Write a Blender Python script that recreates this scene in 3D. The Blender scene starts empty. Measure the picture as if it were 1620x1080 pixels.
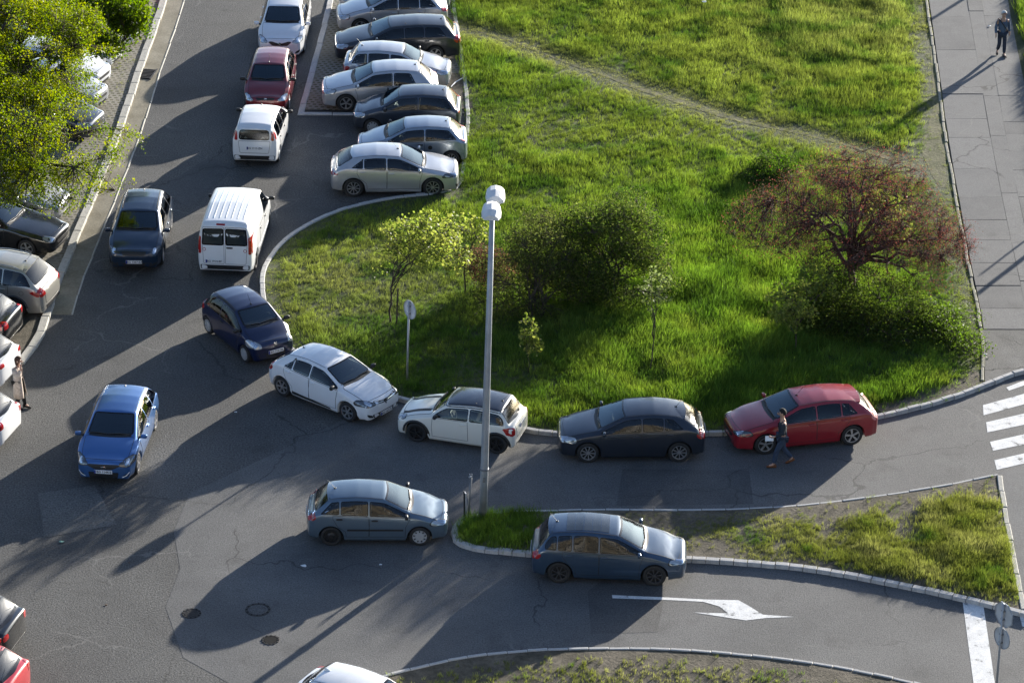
import bpy, bmesh, math, random
import numpy as np
from mathutils import Vector, Matrix
from mathutils.bvhtree import BVHTree

random.seed(7)
RNG = np.random.default_rng(11)
SC = bpy.context.scene
COL = SC.collection

# ------------------------------------------------------------------ camera
FPX = 5550.0
PITCH = math.radians(26.7135)
CAMH = 48.973
ROLL = math.radians(0.4)
cam_d = bpy.data.cameras.new('camera')
cam = bpy.data.objects.new('camera', cam_d)
COL.objects.link(cam)
cam.location = (0, 0, CAMH)
cam.rotation_mode = 'QUATERNION'
_fw = Vector((0, math.cos(PITCH), -math.sin(PITCH)))
_rt = Vector((1, 0, 0))
_up = _rt.cross(_fw)
_R = _rt * math.cos(ROLL) + _up * math.sin(ROLL)
_U = -_rt * math.sin(ROLL) + _up * math.cos(ROLL)
cam.rotation_quaternion = Matrix((_R, _U, -_fw)).transposed().to_quaternion()
cam_d.sensor_fit = 'HORIZONTAL'
cam_d.sensor_width = 36.0
cam_d.lens = FPX / 1620 * 36
cam_d.clip_start = 1.0
cam_d.clip_end = 3000
SC.camera = cam

# ------------------------------------------------------------------ light
SUN_EL = math.radians(11.0)
SUN_AZ = math.radians(56.0)          # direction towards the sun, counter-clockwise from +X
world = bpy.data.worlds.new('World')
SC.world = world
world.use_nodes = True
wn = world.node_tree
wn.nodes.clear()
w_out = wn.nodes.new('ShaderNodeOutputWorld')
w_bg = wn.nodes.new('ShaderNodeBackground')
w_sky = wn.nodes.new('ShaderNodeTexSky')
w_sky.sky_type = 'NISHITA'
w_sky.sun_disc = False
w_sky.sun_elevation = SUN_EL
w_sky.sun_rotation = math.pi / 2 - SUN_AZ
w_sky.altitude = 100
w_sky.air_density = 0.8
w_sky.dust_density = 1.2
w_sky.ozone_density = 1.2
w_bg.inputs['Strength'].default_value = 0.076
w_hs = wn.nodes.new('ShaderNodeHueSaturation')
w_hs.inputs['Saturation'].default_value = 0.9
w_tint = wn.nodes.new('ShaderNodeMix')
w_tint.data_type = 'RGBA'
w_tint.blend_type = 'MULTIPLY'
w_tint.inputs[0].default_value = 1.0
w_tint.inputs[7].default_value = (0.84, 0.97, 1.17, 1)
wn.links.new(w_sky.outputs[0], w_hs.inputs['Color'])
wn.links.new(w_hs.outputs[0], w_tint.inputs[6])
wn.links.new(w_tint.outputs[2], w_bg.inputs[0])
wn.links.new(w_bg.outputs[0], w_out.inputs[0])
sun_d = bpy.data.lights.new('sun', 'SUN')
sun_d.energy = 5.0
sun_d.angle = math.radians(0.5)
sun_d.color = (1.0, 0.93, 0.82)
sun = bpy.data.objects.new('sun', sun_d)
COL.objects.link(sun)
sun.location = (30, 140, 60)
_sd = Vector((math.cos(SUN_AZ) * math.cos(SUN_EL), math.sin(SUN_AZ) * math.cos(SUN_EL), math.sin(SUN_EL)))
sun.rotation_euler = _sd.to_track_quat('Z', 'Y').to_euler()
SC.view_settings.view_transform = 'Standard'
SC.view_settings.look = 'None'
SC.view_settings.gamma = 1.0
SC.view_settings.use_curve_mapping = False
SC.view_settings.exposure = 1.6
SC.render.engine = 'CYCLES'
SC.cycles.max_bounces = 8
SC.cycles.transparent_max_bounces = 12
SC.cycles.use_denoising = True


def G(px, py, z=0.0):
    """ground point (metres) that an image pixel projects to, on the plane at height z"""
    d = _fw * FPX + _R * (px - 810) - _U * (py - 540)
    k = (z - CAMH) / d.z
    return (d.x * k, d.y * k)


# ------------------------------------------------------------------ materials
def new_mat(name):
    m = bpy.data.materials.new(name)
    m.use_nodes = True
    nt = m.node_tree
    nt.nodes.clear()
    out = nt.nodes.new('ShaderNodeOutputMaterial')
    return m, nt, out


def principled(name, color, rough=0.5, metal=0.0, coat=0.0, spec=0.5, noise=None, bump=None):
    m, nt, out = new_mat(name)
    b = nt.nodes.new('ShaderNodeBsdfPrincipled')
    b.inputs['Base Color'].default_value = (*color, 1)
    b.inputs['Roughness'].default_value = rough
    b.inputs['Metallic'].default_value = metal
    b.inputs['Coat Weight'].default_value = coat
    b.inputs['Coat Roughness'].default_value = 0.04
    b.inputs['Specular IOR Level'].default_value = spec
    nt.links.new(b.outputs[0], out.inputs[0])
    if noise:
        sc, amt = noise
        tc = nt.nodes.new('ShaderNodeTexCoord')
        n = nt.nodes.new('ShaderNodeTexNoise')
        n.inputs['Scale'].default_value = sc
        n.inputs['Detail'].default_value = 6
        mp = nt.nodes.new('ShaderNodeMapRange')
        mp.inputs['From Min'].default_value = 0.3
        mp.inputs['From Max'].default_value = 0.7
        mp.inputs['To Min'].default_value = 1 - amt
        mp.inputs['To Max'].default_value = 1 + amt
        hs = nt.nodes.new('ShaderNodeHueSaturation')
        hs.inputs['Color'].default_value = (*color, 1)
        nt.links.new(tc.outputs['Object'], n.inputs['Vector'])
        nt.links.new(n.outputs['Fac'], mp.inputs['Value'])
        nt.links.new(mp.outputs[0], hs.inputs['Value'])
        nt.links.new(hs.outputs[0], b.inputs['Base Color'])
        if bump:
            bp = nt.nodes.new('ShaderNodeBump')
            bp.inputs['Strength'].default_value = bump
            bp.inputs['Distance'].default_value = 0.02
            nt.links.new(n.outputs['Fac'], bp.inputs['Height'])
            nt.links.new(bp.outputs[0], b.inputs['Normal'])
    return m


def paint(name, color, metal=0.0, rough=0.35, dust=0.25):
    """car paint: coated colour, thin dust on the upper faces, dark lining on the inside"""
    m, nt, out = new_mat(name)
    N = nt.nodes.new
    b = N('ShaderNodeBsdfPrincipled')
    b.inputs['Roughness'].default_value = rough
    b.inputs['Metallic'].default_value = metal
    b.inputs['Coat Weight'].default_value = 1.0
    b.inputs['Coat Roughness'].default_value = 0.05
    tc = N('ShaderNodeTexCoord')
    n = N('ShaderNodeTexNoise')
    n.inputs['Scale'].default_value = 2.2
    n.inputs['Detail'].default_value = 8
    n.inputs['Roughness'].default_value = 0.7
    nt.links.new(tc.outputs['Object'], n.inputs['Vector'])
    mr = N('ShaderNodeMapRange')
    mr.inputs['From Min'].default_value = 0.35
    mr.inputs['From Max'].default_value = 0.75
    mr.inputs['To Max'].default_value = dust
    nt.links.new(n.outputs['Fac'], mr.inputs['Value'])
    mx = N('ShaderNodeMix')
    mx.data_type = 'RGBA'
    mx.inputs[6].default_value = (*color, 1)
    mx.inputs[7].default_value = (0.22, 0.20, 0.17, 1)
    nt.links.new(mr.outputs[0], mx.inputs[0])
    nt.links.new(mx.outputs[2], b.inputs['Base Color'])
    cr = N('ShaderNodeMapRange')
    cr.inputs['From Min'].default_value = 0.3
    cr.inputs['From Max'].default_value = 0.8
    cr.inputs['To Min'].default_value = 0.03
    cr.inputs['To Max'].default_value = 0.22
    nt.links.new(n.outputs['Fac'], cr.inputs['Value'])
    nt.links.new(cr.outputs[0], b.inputs['Coat Roughness'])
    d = N('ShaderNodeBsdfDiffuse')
    d.inputs[0].default_value = (0.02, 0.02, 0.022, 1)
    geo = N('ShaderNodeNewGeometry')
    ms = N('ShaderNodeMixShader')
    nt.links.new(geo.outputs['Backfacing'], ms.inputs[0])
    nt.links.new(b.outputs[0], ms.inputs[1])
    nt.links.new(d.outputs[0], ms.inputs[2])
    nt.links.new(ms.outputs[0], out.inputs[0])
    return m


def glass_mat(name, tint, rough=0.01, ior=1.6, sheen=(1, 1, 1)):
    m, nt, out = new_mat(name)
    N = nt.nodes.new
    t = N('ShaderNodeBsdfTransparent')
    t.inputs[0].default_value = (*tint, 1)
    g = N('ShaderNodeBsdfGlossy')
    g.inputs['Roughness'].default_value = rough
    g.inputs['Color'].default_value = (*sheen, 1)
    f = N('ShaderNodeFresnel')
    f.inputs[0].default_value = ior
    ms = N('ShaderNodeMixShader')
    nt.links.new(f.outputs[0], ms.inputs[0])
    nt.links.new(t.outputs[0], ms.inputs[1])
    nt.links.new(g.outputs[0], ms.inputs[2])
    nt.links.new(ms.outputs[0], out.inputs[0])
    return m


def leaf_mat(name, trans=0.45, rough=0.5, val=1.7):
    """vertex-coloured leaf with light coming through it"""
    m, nt, out = new_mat(name)
    N = nt.nodes.new
    a = N('ShaderNodeAttribute')
    a.attribute_name = 'Col'
    b = N('ShaderNodeBsdfPrincipled')
    b.inputs['Roughness'].default_value = rough
    b.inputs['Specular IOR Level'].default_value = 0.18
    t = N('ShaderNodeBsdfTranslucent')
    hs = N('ShaderNodeHueSaturation')
    hs.inputs['Hue'].default_value = 0.5
    hs.inputs['Saturation'].default_value = 1.15
    hs.inputs['Value'].default_value = val
    ms = N('ShaderNodeMixShader')
    ms.inputs[0].default_value = trans
    nt.links.new(a.outputs['Color'], b.inputs['Base Color'])
    nt.links.new(a.outputs['Color'], hs.inputs['Color'])
    nt.links.new(hs.outputs[0], t.inputs[0])
    nt.links.new(b.outputs[0], ms.inputs[1])
    nt.links.new(t.outputs[0], ms.inputs[2])
    nt.links.new(ms.outputs[0], out.inputs[0])
    return m


def ground_mat(name, c0, c1, grain, grain_amt, patch, bump=0.6, bdist=0.01, cracks=0.0, rough=0.85, spec=0.35, third=None):
    """weathered ground: patches, fine stones, optional cracks"""
    m, nt, out = new_mat(name)
    N = nt.nodes.new
    L = nt.links.new
    b = N('ShaderNodeBsdfPrincipled')
    b.inputs['Roughness'].default_value = rough
    b.inputs['Specular IOR Level'].default_value = spec
    L(b.outputs[0], out.inputs[0])
    tc = N('ShaderNodeTexCoord')
    p = N('ShaderNodeTexNoise')
    p.inputs['Scale'].default_value = patch
    p.inputs['Detail'].default_value = 8
    p.inputs['Roughness'].default_value = 0.62
    L(tc.outputs['Object'], p.inputs['Vector'])
    ramp = N('ShaderNodeValToRGB')
    ramp.color_ramp.elements[0].position = 0.34
    ramp.color_ramp.elements[0].color = (*c0, 1)
    ramp.color_ramp.elements[1].position = 0.66
    ramp.color_ramp.elements[1].color = (*c1, 1)
    if third:
        e = ramp.color_ramp.elements.new(0.85)
        e.color = (*third, 1)
    L(p.outputs['Fac'], ramp.inputs[0])
    g = N('ShaderNodeTexNoise')
    g.inputs['Scale'].default_value = grain
    g.inputs['Detail'].default_value = 5
    g.inputs['Roughness'].default_value = 0.75
    L(tc.outputs['Object'], g.inputs['Vector'])
    gr = N('ShaderNodeMapRange')
    gr.inputs['From Min'].default_value = 0.3
    gr.inputs['From Max'].default_value = 0.7
    gr.inputs['To Min'].default_value = 1 - grain_amt
    gr.inputs['To Max'].default_value = 1 + grain_amt
    L(g.outputs['Fac'], gr.inputs['Value'])
    mul = N('ShaderNodeMix')
    mul.data_type = 'RGBA'
    mul.blend_type = 'MULTIPLY'
    mul.inputs[0].default_value = 1.0
    L(ramp.outputs[0], mul.inputs[6])
    L(gr.outputs[0], mul.inputs[7])
    col = mul.outputs[2]
    if cracks > 0:
        sn = N('ShaderNodeTexNoise')
        sn.inputs['Scale'].default_value = 0.9
        sn.inputs['Detail'].default_value = 9
        sn.inputs['Roughness'].default_value = 0.68
        L(tc.outputs['Object'], sn.inputs['Vector'])
        sm_ = N('ShaderNodeMapRange')
        sm_.inputs['From Min'].default_value = 0.54
        sm_.inputs['From Max'].default_value = 0.70
        sm_.inputs['To Max'].default_value = 0.42
        L(sn.outputs['Fac'], sm_.inputs['Value'])
        sx = N('ShaderNodeMix')
        sx.data_type = 'RGBA'
        sx.inputs[7].default_value = (0.035, 0.034, 0.033, 1)
        L(sm_.outputs[0], sx.inputs[0])
        L(col, sx.inputs[6])
        col = sx.outputs[2]
        for sc, wid, off, lo, hi, cc in ((0.16, 0.006, 0.0, 0.50, 0.56, (0.02, 0.02, 0.02)), (0.30, 0.010, 31.0, 0.54, 0.60, (0.17, 0.165, 0.155))):
            wv = N('ShaderNodeTexNoise')
            wv.inputs['Scale'].default_value = 0.9
            wv.inputs['Detail'].default_value = 6
            L(tc.outputs['Object'], wv.inputs['Vector'])
            ad = N('ShaderNodeVectorMath')
            ad.operation = 'MULTIPLY_ADD'
            ad.inputs[1].default_value = (1.6, 1.6, 0)
            L(wv.outputs['Color'], ad.inputs[0])
            L(tc.outputs['Object'], ad.inputs[2])
            a2 = N('ShaderNodeVectorMath')
            a2.operation = 'ADD'
            a2.inputs[1].default_value = (off, off * 0.7, 0)
            L(ad.outputs[0], a2.inputs[0])
            v = N('ShaderNodeTexVoronoi')
            v.feature = 'DISTANCE_TO_EDGE'
            v.inputs['Scale'].default_value = sc
            L(a2.outputs[0], v.inputs['Vector'])
            lt = N('ShaderNodeMapRange')
            lt.inputs['From Min'].default_value = wid * 0.4
            lt.inputs['From Max'].default_value = wid
            lt.inputs['To Min'].default_value = cracks
            lt.inputs['To Max'].default_value = 0.0
            L(v.outputs['Distance'], lt.inputs['Value'])
            mk = N('ShaderNodeTexNoise')
            mk.inputs['Scale'].default_value = 0.22
            mk.inputs['Detail'].default_value = 4
            L(a2.outputs[0], mk.inputs['Vector'])
            mm = N('ShaderNodeMapRange')
            mm.inputs['From Min'].default_value = lo
            mm.inputs['From Max'].default_value = hi
            L(mk.outputs['Fac'], mm.inputs['Value'])
            fm = N('ShaderNodeMath')
            fm.operation = 'MULTIPLY'
            L(lt.outputs[0], fm.inputs[0])
            L(mm.outputs[0], fm.inputs[1])
            cm = N('ShaderNodeMix')
            cm.data_type = 'RGBA'
            cm.inputs[7].default_value = (*cc, 1)
            L(fm.outputs[0], cm.inputs[0])
            L(col, cm.inputs[6])
            col = cm.outputs[2]
    L(col, b.inputs['Base Color'])
    bp = N('ShaderNodeBump')
    bp.inputs['Strength'].default_value = bump
    bp.inputs['Distance'].default_value = bdist
    L(g.outputs['Fac'], bp.inputs['Height'])
    L(bp.outputs[0], b.inputs['Normal'])
    return m


def paver_mat(name):
    """grass-grid pavers: rows of small dark grassy holes in concrete"""
    m, nt, out = new_mat(name)
    N = nt.nodes.new
    L = nt.links.new
    b = N('ShaderNodeBsdfPrincipled')
    b.inputs['Roughness'].default_value = 0.9
    L(b.outputs[0], out.inputs[0])
    tc = N('ShaderNodeTexCoord')
    mp = N('ShaderNodeMapping')
    mp.inputs['Rotation'].default_value = (0, 0, math.radians(8))
    L(tc.outputs['Object'], mp.inputs[0])
    br = N('ShaderNodeTexBrick')
    br.inputs['Scale'].default_value = 1.0
    br.inputs['Color1'].default_value = (0.05, 0.06, 0.025, 1)
    br.inputs['Color2'].default_value = (0.09, 0.085, 0.04, 1)
    br.inputs['Mortar'].default_value = (0.21, 0.195, 0.165, 1)
    br.inputs['Mortar Size'].default_value = 0.052
    br.inputs['Mortar Smooth'].default_value = 0.2
    br.inputs['Brick Width'].default_value = 0.22
    br.inputs['Row Height'].default_value = 0.20
    L(mp.outputs[0], br.inputs['Vector'])
    n = N('ShaderNodeTexNoise')
    n.inputs['Scale'].default_value = 0.7
    n.inputs['Detail'].default_value = 7
    L(tc.outputs['Object'], n.inputs['Vector'])
    mr = N('ShaderNodeMapRange')
    mr.inputs['From Min'].default_value = 0.42
    mr.inputs['From Max'].default_value = 0.60
    L(n.outputs['Fac'], mr.inputs['Value'])
    mx = N('ShaderNodeMix')
    mx.data_type = 'RGBA'
    mx.inputs[7].default_value = (0.17, 0.155, 0.12, 1)
    sc = N('ShaderNodeMath')
    sc.operation = 'MULTIPLY'
    sc.inputs[1].default_value = 0.75
    L(mr.outputs[0], sc.inputs[0])
    L(sc.outputs[0], mx.inputs[0])
    L(br.outputs[0], mx.inputs[6])
    L(mx.outputs[2], b.inputs['Base Color'])
    bp = N('ShaderNodeBump')
    bp.inputs['Strength'].default_value = 0.5
    bp.inputs['Distance'].default_value = 0.02
    L(br.outputs['Fac'], bp.inputs['Height'])
    L(bp.outputs[0], b.inputs['Normal'])
    return m


M = {}
M['asphalt'] = ground_mat('asphalt', (0.056, 0.056, 0.055), (0.096, 0.095, 0.091), 19, 1.0, 0.22, bump=1.0, bdist=0.016, cracks=0.6, rough=0.8)
M['asphalt_new'] = ground_mat('asphalt_new', (0.088, 0.088, 0.087), (0.128, 0.127, 0.124), 24, 0.62, 0.35, bump=0.8, bdist=0.010, cracks=0.6, rough=0.8)
M['asphalt_patch'] = ground_mat('asphalt_patch', (0.066, 0.066, 0.066), (0.092, 0.091, 0.089), 22, 0.6, 0.5, bump=0.8, bdist=0.010, cracks=0.5, rough=0.8)
M['asphalt_pale'] = ground_mat('asphalt_pale', (0.085, 0.084, 0.08), (0.12, 0.118, 0.112), 17, 0.8, 0.6, bump=0.9, bdist=0.012, cracks=0.5, rough=0.8)
M['oil'] = ground_mat('oil_stain', (0.030, 0.029, 0.028), (0.060, 0.059, 0.057), 20, 0.4, 3.0, bump=0.4, bdist=0.006, rough=0.6)
M['path'] = ground_mat('path_asphalt', (0.115, 0.115, 0.114), (0.155, 0.153, 0.148), 20, 0.34, 0.9, bump=0.6, bdist=0.008, cracks=0.8, rough=0.85)
M['path_b'] = ground_mat('path_asphalt_pale', (0.125, 0.124, 0.122), (0.17, 0.168, 0.162), 18, 0.32, 0.9, bump=0.6, bdist=0.008, cracks=0.7, rough=0.85)
M['path_c'] = ground_mat('path_asphalt_dark', (0.10, 0.10, 0.10), (0.14, 0.138, 0.134), 22, 0.32, 0.7, bump=0.6, bdist=0.008, cracks=0.7, rough=0.85)
M['edging'] = ground_mat('mossy_edging', (0.20, 0.19, 0.14), (0.34, 0.33, 0.29), 10, 0.3, 1.4, bump=0.6, bdist=0.014, rough=0.9, third=(0.10, 0.11, 0.04))
M['path_old'] = ground_mat('path_old', (0.10, 0.098, 0.09), (0.16, 0.155, 0.145), 20, 0.3, 0.8, bump=0.7, bdist=0.02, cracks=0.9, rough=0.9)
M['joint'] = ground_mat('joint_dirt', (0.02, 0.02, 0.017), (0.05, 0.05, 0.035), 20, 0.3, 2.0)
M['soil'] = ground_mat('soil', (0.034, 0.046, 0.014), (0.066, 0.074, 0.026), 16, 0.4, 0.8, bump=0.9, bdist=0.05)
M['dirt'] = ground_mat('dirt', (0.085, 0.088, 0.036), (0.165, 0.152, 0.085), 10, 0.35, 1.6, bump=0.8, bdist=0.04, rough=0.95)
M['dirt_dark'] = ground_mat('dirt_dark', (0.06, 0.052, 0.035), (0.14, 0.12, 0.09), 10, 0.4, 1.4, bump=0.9, bdist=0.04, rough=0.95)
M['gutter'] = ground_mat('gutter', (0.16, 0.14, 0.095), (0.27, 0.245, 0.185), 12, 0.25, 0.9, bump=0.5, bdist=0.02, third=(0.10, 0.10, 0.05))
M['concrete'] = ground_mat('kerb_concrete', (0.36, 0.355, 0.345), (0.54, 0.53, 0.51), 18, 0.18, 1.2, bump=0.5, bdist=0.012, rough=0.85)
M['concrete_old'] = ground_mat('kerb_concrete_old', (0.34, 0.33, 0.29), (0.52, 0.50, 0.45), 14, 0.2, 0.9, bump=0.6, bdist=0.014, rough=0.9)
M['paver'] = paver_mat('grass_grid_paver')
M['marking'] = ground_mat('road_paint', (0.52, 0.52, 0.51), (0.72, 0.72, 0.70), 25, 0.25, 3.2, bump=0.4, bdist=0.006, rough=0.8)
_rp = M['marking'].node_tree.nodes['Color Ramp'].color_ramp
_rp.elements[0].position, _rp.elements[0].color = 0.33, (.12, .12, .118, 1)
_rp.elements[1].position, _rp.elements[1].color = 0.41, (.60, .60, .585, 1)
_e = _rp.elements.new(.62)
_e.color = (.74, .74, .72, 1)
M['tyre'] = principled('tyre_rubber', (0.018, 0.018, 0.018), 0.75)
M['black'] = principled('black_plastic', (0.016, 0.016, 0.017), 0.5)
M['frit'] = principled('black_glass_edge', (0.008, 0.008, 0.009), 0.08)
M['grey_plastic'] = principled('grey_plastic', (0.05, 0.052, 0.055), 0.6)
M['under'] = principled('underbody', (0.012, 0.012, 0.012), 0.9)
M['alloy'] = principled('alloy_rim', (0.55, 0.55, 0.56), 0.3, 0.8)
M['hubcap'] = principled('silver_hubcap', (0.45, 0.46, 0.47), 0.4, 0.4)
M['black_rim'] = principled('black_rim', (0.02, 0.02, 0.021), 0.4, 0.2)
M['dark_rim'] = principled('dark_grey_rim', (0.10, 0.10, 0.105), 0.4, 0.6)
M['chrome'] = principled('chrome', (0.75, 0.75, 0.76), 0.12, 1.0)
M['lamp'] = principled('headlamp_lens', (0.42, 0.44, 0.46), 0.08, 0.55, 1.0)
M['lamp_dark'] = principled('headlamp_dark_lens', (0.12, 0.125, 0.135), 0.08, 0.5, 1.0)
M['red'] = principled('red_lens', (0.36, 0.012, 0.012), 0.12, 0.0, 1.0)
M['clear_red'] = principled('pale_red_lens', (0.55, 0.20, 0.19), 0.12, 0.0, 1.0)
M['orange'] = principled('orange_lens', (0.55, 0.16, 0.02), 0.15, 0.0, 1.0)
M['white_pl'] = principled('plate_white', (0.72, 0.73, 0.74), 0.5)
M['blue_pl'] = principled('plate_blue', (0.01, 0.03, 0.25), 0.5)
M['ink'] = principled('plate_ink', (0.01, 0.01, 0.012), 0.6)
M['seat'] = principled('seat_fabric', (0.03, 0.03, 0.034), 0.9)
M['seat_pale'] = principled('seat_fabric_grey', (0.10, 0.10, 0.105), 0.9)
M['sticker'] = principled('sticker', (0.55, 0.60, 0.68), 0.5)
M['glass'] = glass_mat('car_glass', (0.42, 0.47, 0.46))
M['windscreen'] = glass_mat('windscreen_glass', (0.34, 0.39, 0.39), 0.03, 2.0, (.78, .92, 1.0))
M['rear_glass'] = glass_mat('rear_glass', (0.30, 0.34, 0.34), 0.14, 1.8)
M['glass_tint'] = glass_mat('car_glass_tinted', (0.22, 0.25, 0.25))
M['solar'] = principled('sunroof_glass', (0.035, 0.045, 0.055), 0.12, 0.0, 0.6)
M['galv'] = principled('galvanised_steel', (0.36, 0.38, 0.40), 0.45, 0.35, noise=(3.0, 0.15))
M['galv_dark'] = principled('weathered_steel', (0.20, 0.21, 0.22), 0.55, 0.4, noise=(6.0, 0.25))
M['sign_back'] = principled('sign_back', (0.58, 0.60, 0.63), 0.45, 0.2, noise=(4.0, 0.1))
M['rust'] = principled('rust', (0.10, 0.055, 0.03), 0.9, noise=(14.0, 0.4))
M['lamp_shell'] = principled('lamp_shell', (0.70, 0.70, 0.69), 0.5, noise=(5.0, 0.06))
M['iron'] = principled('cast_iron', (0.035, 0.033, 0.032), 0.6, 0.5, noise=(20.0, 0.3), bump=0.4)
M['bark'] = principled('bark', (0.055, 0.042, 0.032), 0.95, noise=(9.0, 0.35), bump=0.7)
M['bark_red'] = principled('bark_plum', (0.088, 0.048, 0.038), 0.95, noise=(9.0, 0.35), bump=0.7)
M['leaf'] = leaf_mat('leaf', 0.55)
M['leaf_dense'] = leaf_mat('leaf_dense', 0.48, 0.85)
M['blade'] = leaf_mat('grass_blade', 0.42, 0.6, 1.3)
M['paper'] = principled('paper', (0.78, 0.78, 0.76), 0.8)
M['litter_green'] = principled('litter_green', (0.25, 0.42, 0.30), 0.7)
M['skin'] = principled('skin', (0.46, 0.27, 0.19), 0.55)
M['hole'] = principled('drain_dark', (0.006, 0.006, 0.006), 1.0)


# ------------------------------------------------------------------ object helpers
def link(o, parent=None):
    COL.objects.link(o)
    if parent is not None:
        o.parent = parent
    return o


def tag(o, label=None, cat=None, group=None, kind=None):
    if label:
        o['label'] = label
    if cat:
        o['category'] = cat
    if group:
        o['group'] = group
    if kind:
        o['kind'] = kind
    return o


def empty(name, loc=(0, 0, 0), rz=0.0, parent=None):
    o = bpy.data.objects.new(name, None)
    o.empty_display_size = 0.2
    o.location = loc
    o.rotation_euler = (0, 0, rz)
    return link(o, parent)


def mesh(name, V, F, mats, parent=None, smooth=False, midx=None):
    me = bpy.data.meshes.new(name)
    me.from_pydata([tuple(v) for v in V], [], [tuple(int(i) for i in f) for f in F])
    if not isinstance(mats, (list, tuple)):
        mats = [mats]
    for m in mats:
        me.materials.append(m)
    if midx is not None:
        me.polygons.foreach_set('material_index', np.asarray(midx, dtype=np.int32))
    if smooth:
        me.polygons.foreach_set('use_smooth', np.ones(len(me.polygons), dtype=bool))
    me.update()
    return link(bpy.data.objects.new(name, me), parent)


def inst(name, me, parent=None, loc=(0, 0, 0), rot=(0, 0, 0), scale=(1, 1, 1)):
    o = bpy.data.objects.new(name, me)
    o.location = loc
    o.rotation_euler = rot
    o.scale = scale
    return link(o, parent)


def mesh_np(name, V, F, mat, parent=None, col=None, smooth=False):
    """V (n,3), F (m,k) arrays; col (n,3) point colours"""
    me = bpy.data.meshes.new(name)
    n, (m, k) = len(V), F.shape
    me.vertices.add(n)
    me.vertices.foreach_set('co', np.ascontiguousarray(V, dtype=np.float32).ravel())
    me.loops.add(m * k)
    me.loops.foreach_set('vertex_index', np.ascontiguousarray(F, dtype=np.int32).ravel())
    me.polygons.add(m)
    me.polygons.foreach_set('loop_start', np.arange(0, m * k, k, dtype=np.int32))
    me.polygons.foreach_set('loop_total', np.full(m, k, dtype=np.int32))
    if smooth:
        me.polygons.foreach_set('use_smooth', np.ones(m, dtype=bool))
    if col is not None:
        a = me.color_attributes.new('Col', 'FLOAT_COLOR', 'POINT')
        c4 = np.ones((n, 4), dtype=np.float32)
        c4[:, :3] = col
        a.data.foreach_set('color', c4.ravel())
    me.materials.append(mat)
    me.update(calc_edges=True)
    me.validate()
    return link(bpy.data.objects.new(name, me), parent)


class MB:
    """collects simple shapes into one mesh"""

    def __init__(self):
        self.V, self.F, self.I = [], [], []

    def add(self, V, F, mi=0):
        o = len(self.V)
        self.V += [tuple(v) for v in V]
        self.F += [tuple(i + o for i in f) for f in F]
        self.I += [mi] * len(F)

    def box(self, c, s, rz=0.0, mi=0, bev=0.0):
        x, y, z = s[0] / 2, s[1] / 2, s[2] / 2
        ca, sa = math.cos(rz), math.sin(rz)
        if bev <= 0:
            P = [(-x, -y, -z), (x, -y, -z), (x, y, -z), (-x, y, -z), (-x, -y, z), (x, -y, z), (x, y, z), (-x, y, z)]
            F = [(0, 3, 2, 1), (4, 5, 6, 7), (0, 1, 5, 4), (1, 2, 6, 5), (2, 3, 7, 6), (3, 0, 4, 7)]
        else:
            b = bev
            P = []
            for zz, k in ((-z, b), (-z + b, 0), (z - b, 0), (z, b)):
                P += [(-x + k, -y + k, zz), (x - k, -y + k, zz), (x - k, y - k, zz), (-x + k, y - k, zz)]
            F = [(0, 3, 2, 1), (12, 13, 14, 15)]
            for r in range(3):
                for i in range(4):
                    j = (i + 1) % 4
                    F.append((r * 4 + i, r * 4 + j, r * 4 + 4 + j, r * 4 + 4 + i))
        self.add([(c[0] + p[0] * ca - p[1] * sa, c[1] + p[0] * sa + p[1] * ca, c[2] + p[2]) for p in P], F, mi)

    def tube(self, pts, rad, n=8, mi=0, caps=True):
        pts = [Vector(p) for p in pts]
        if not hasattr(rad, '__len__'):
            rad = [rad] * len(pts)
        V, F = [], []
        up = Vector((0.13, 0.21, 0.97)).normalized()
        for i, p in enumerate(pts):
            d = (pts[min(i + 1, len(pts) - 1)] - pts[max(i - 1, 0)]).normalized()
            a = d.cross(up)
            if a.length < 0.05:
                a = d.cross(Vector((1, 0, 0)))
            a.normalize()
            b = d.cross(a)
            for k in range(n):
                t = 2 * math.pi * k / n
                V.append(p + (a * math.cos(t) + b * math.sin(t)) * rad[i])
        for i in range(len(pts) - 1):
            for k in range(n):
                j = (k + 1) % n
                F.append((i * n + k, i * n + j, i * n + n + j, i * n + n + k))
        if caps:
            F.append(tuple(range(n - 1, -1, -1)))
            F.append(tuple(range((len(pts) - 1) * n, len(pts) * n)))
        self.add(V, F, mi)

    def lathe(self, prof, n=24, axis='Z', c=(0, 0, 0), mi=0, closed=False):
        V, F = [], []
        for r, h in prof:
            for k in range(n):
                t = 2 * math.pi * k / n
                x, y = r * math.cos(t), r * math.sin(t)
                V.append((x, y, h) if axis == 'Z' else (x, h, y))
        m = len(prof)
        for i in range(m if closed else m - 1):
            i2 = (i + 1) % m
            for k in range(n):
                j = (k + 1) % n
                f = (i * n + k, i * n + j, i2 * n + j, i2 * n + k)
                F.append(f if axis == 'Z' else f[::-1])
        self.add([(v[0] + c[0], v[1] + c[1], v[2] + c[2]) for v in V], F, mi)

    def build(self, name, mats, parent=None, smooth=False):
        return mesh(name, self.V, self.F, mats, parent, smooth, self.I)


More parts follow.
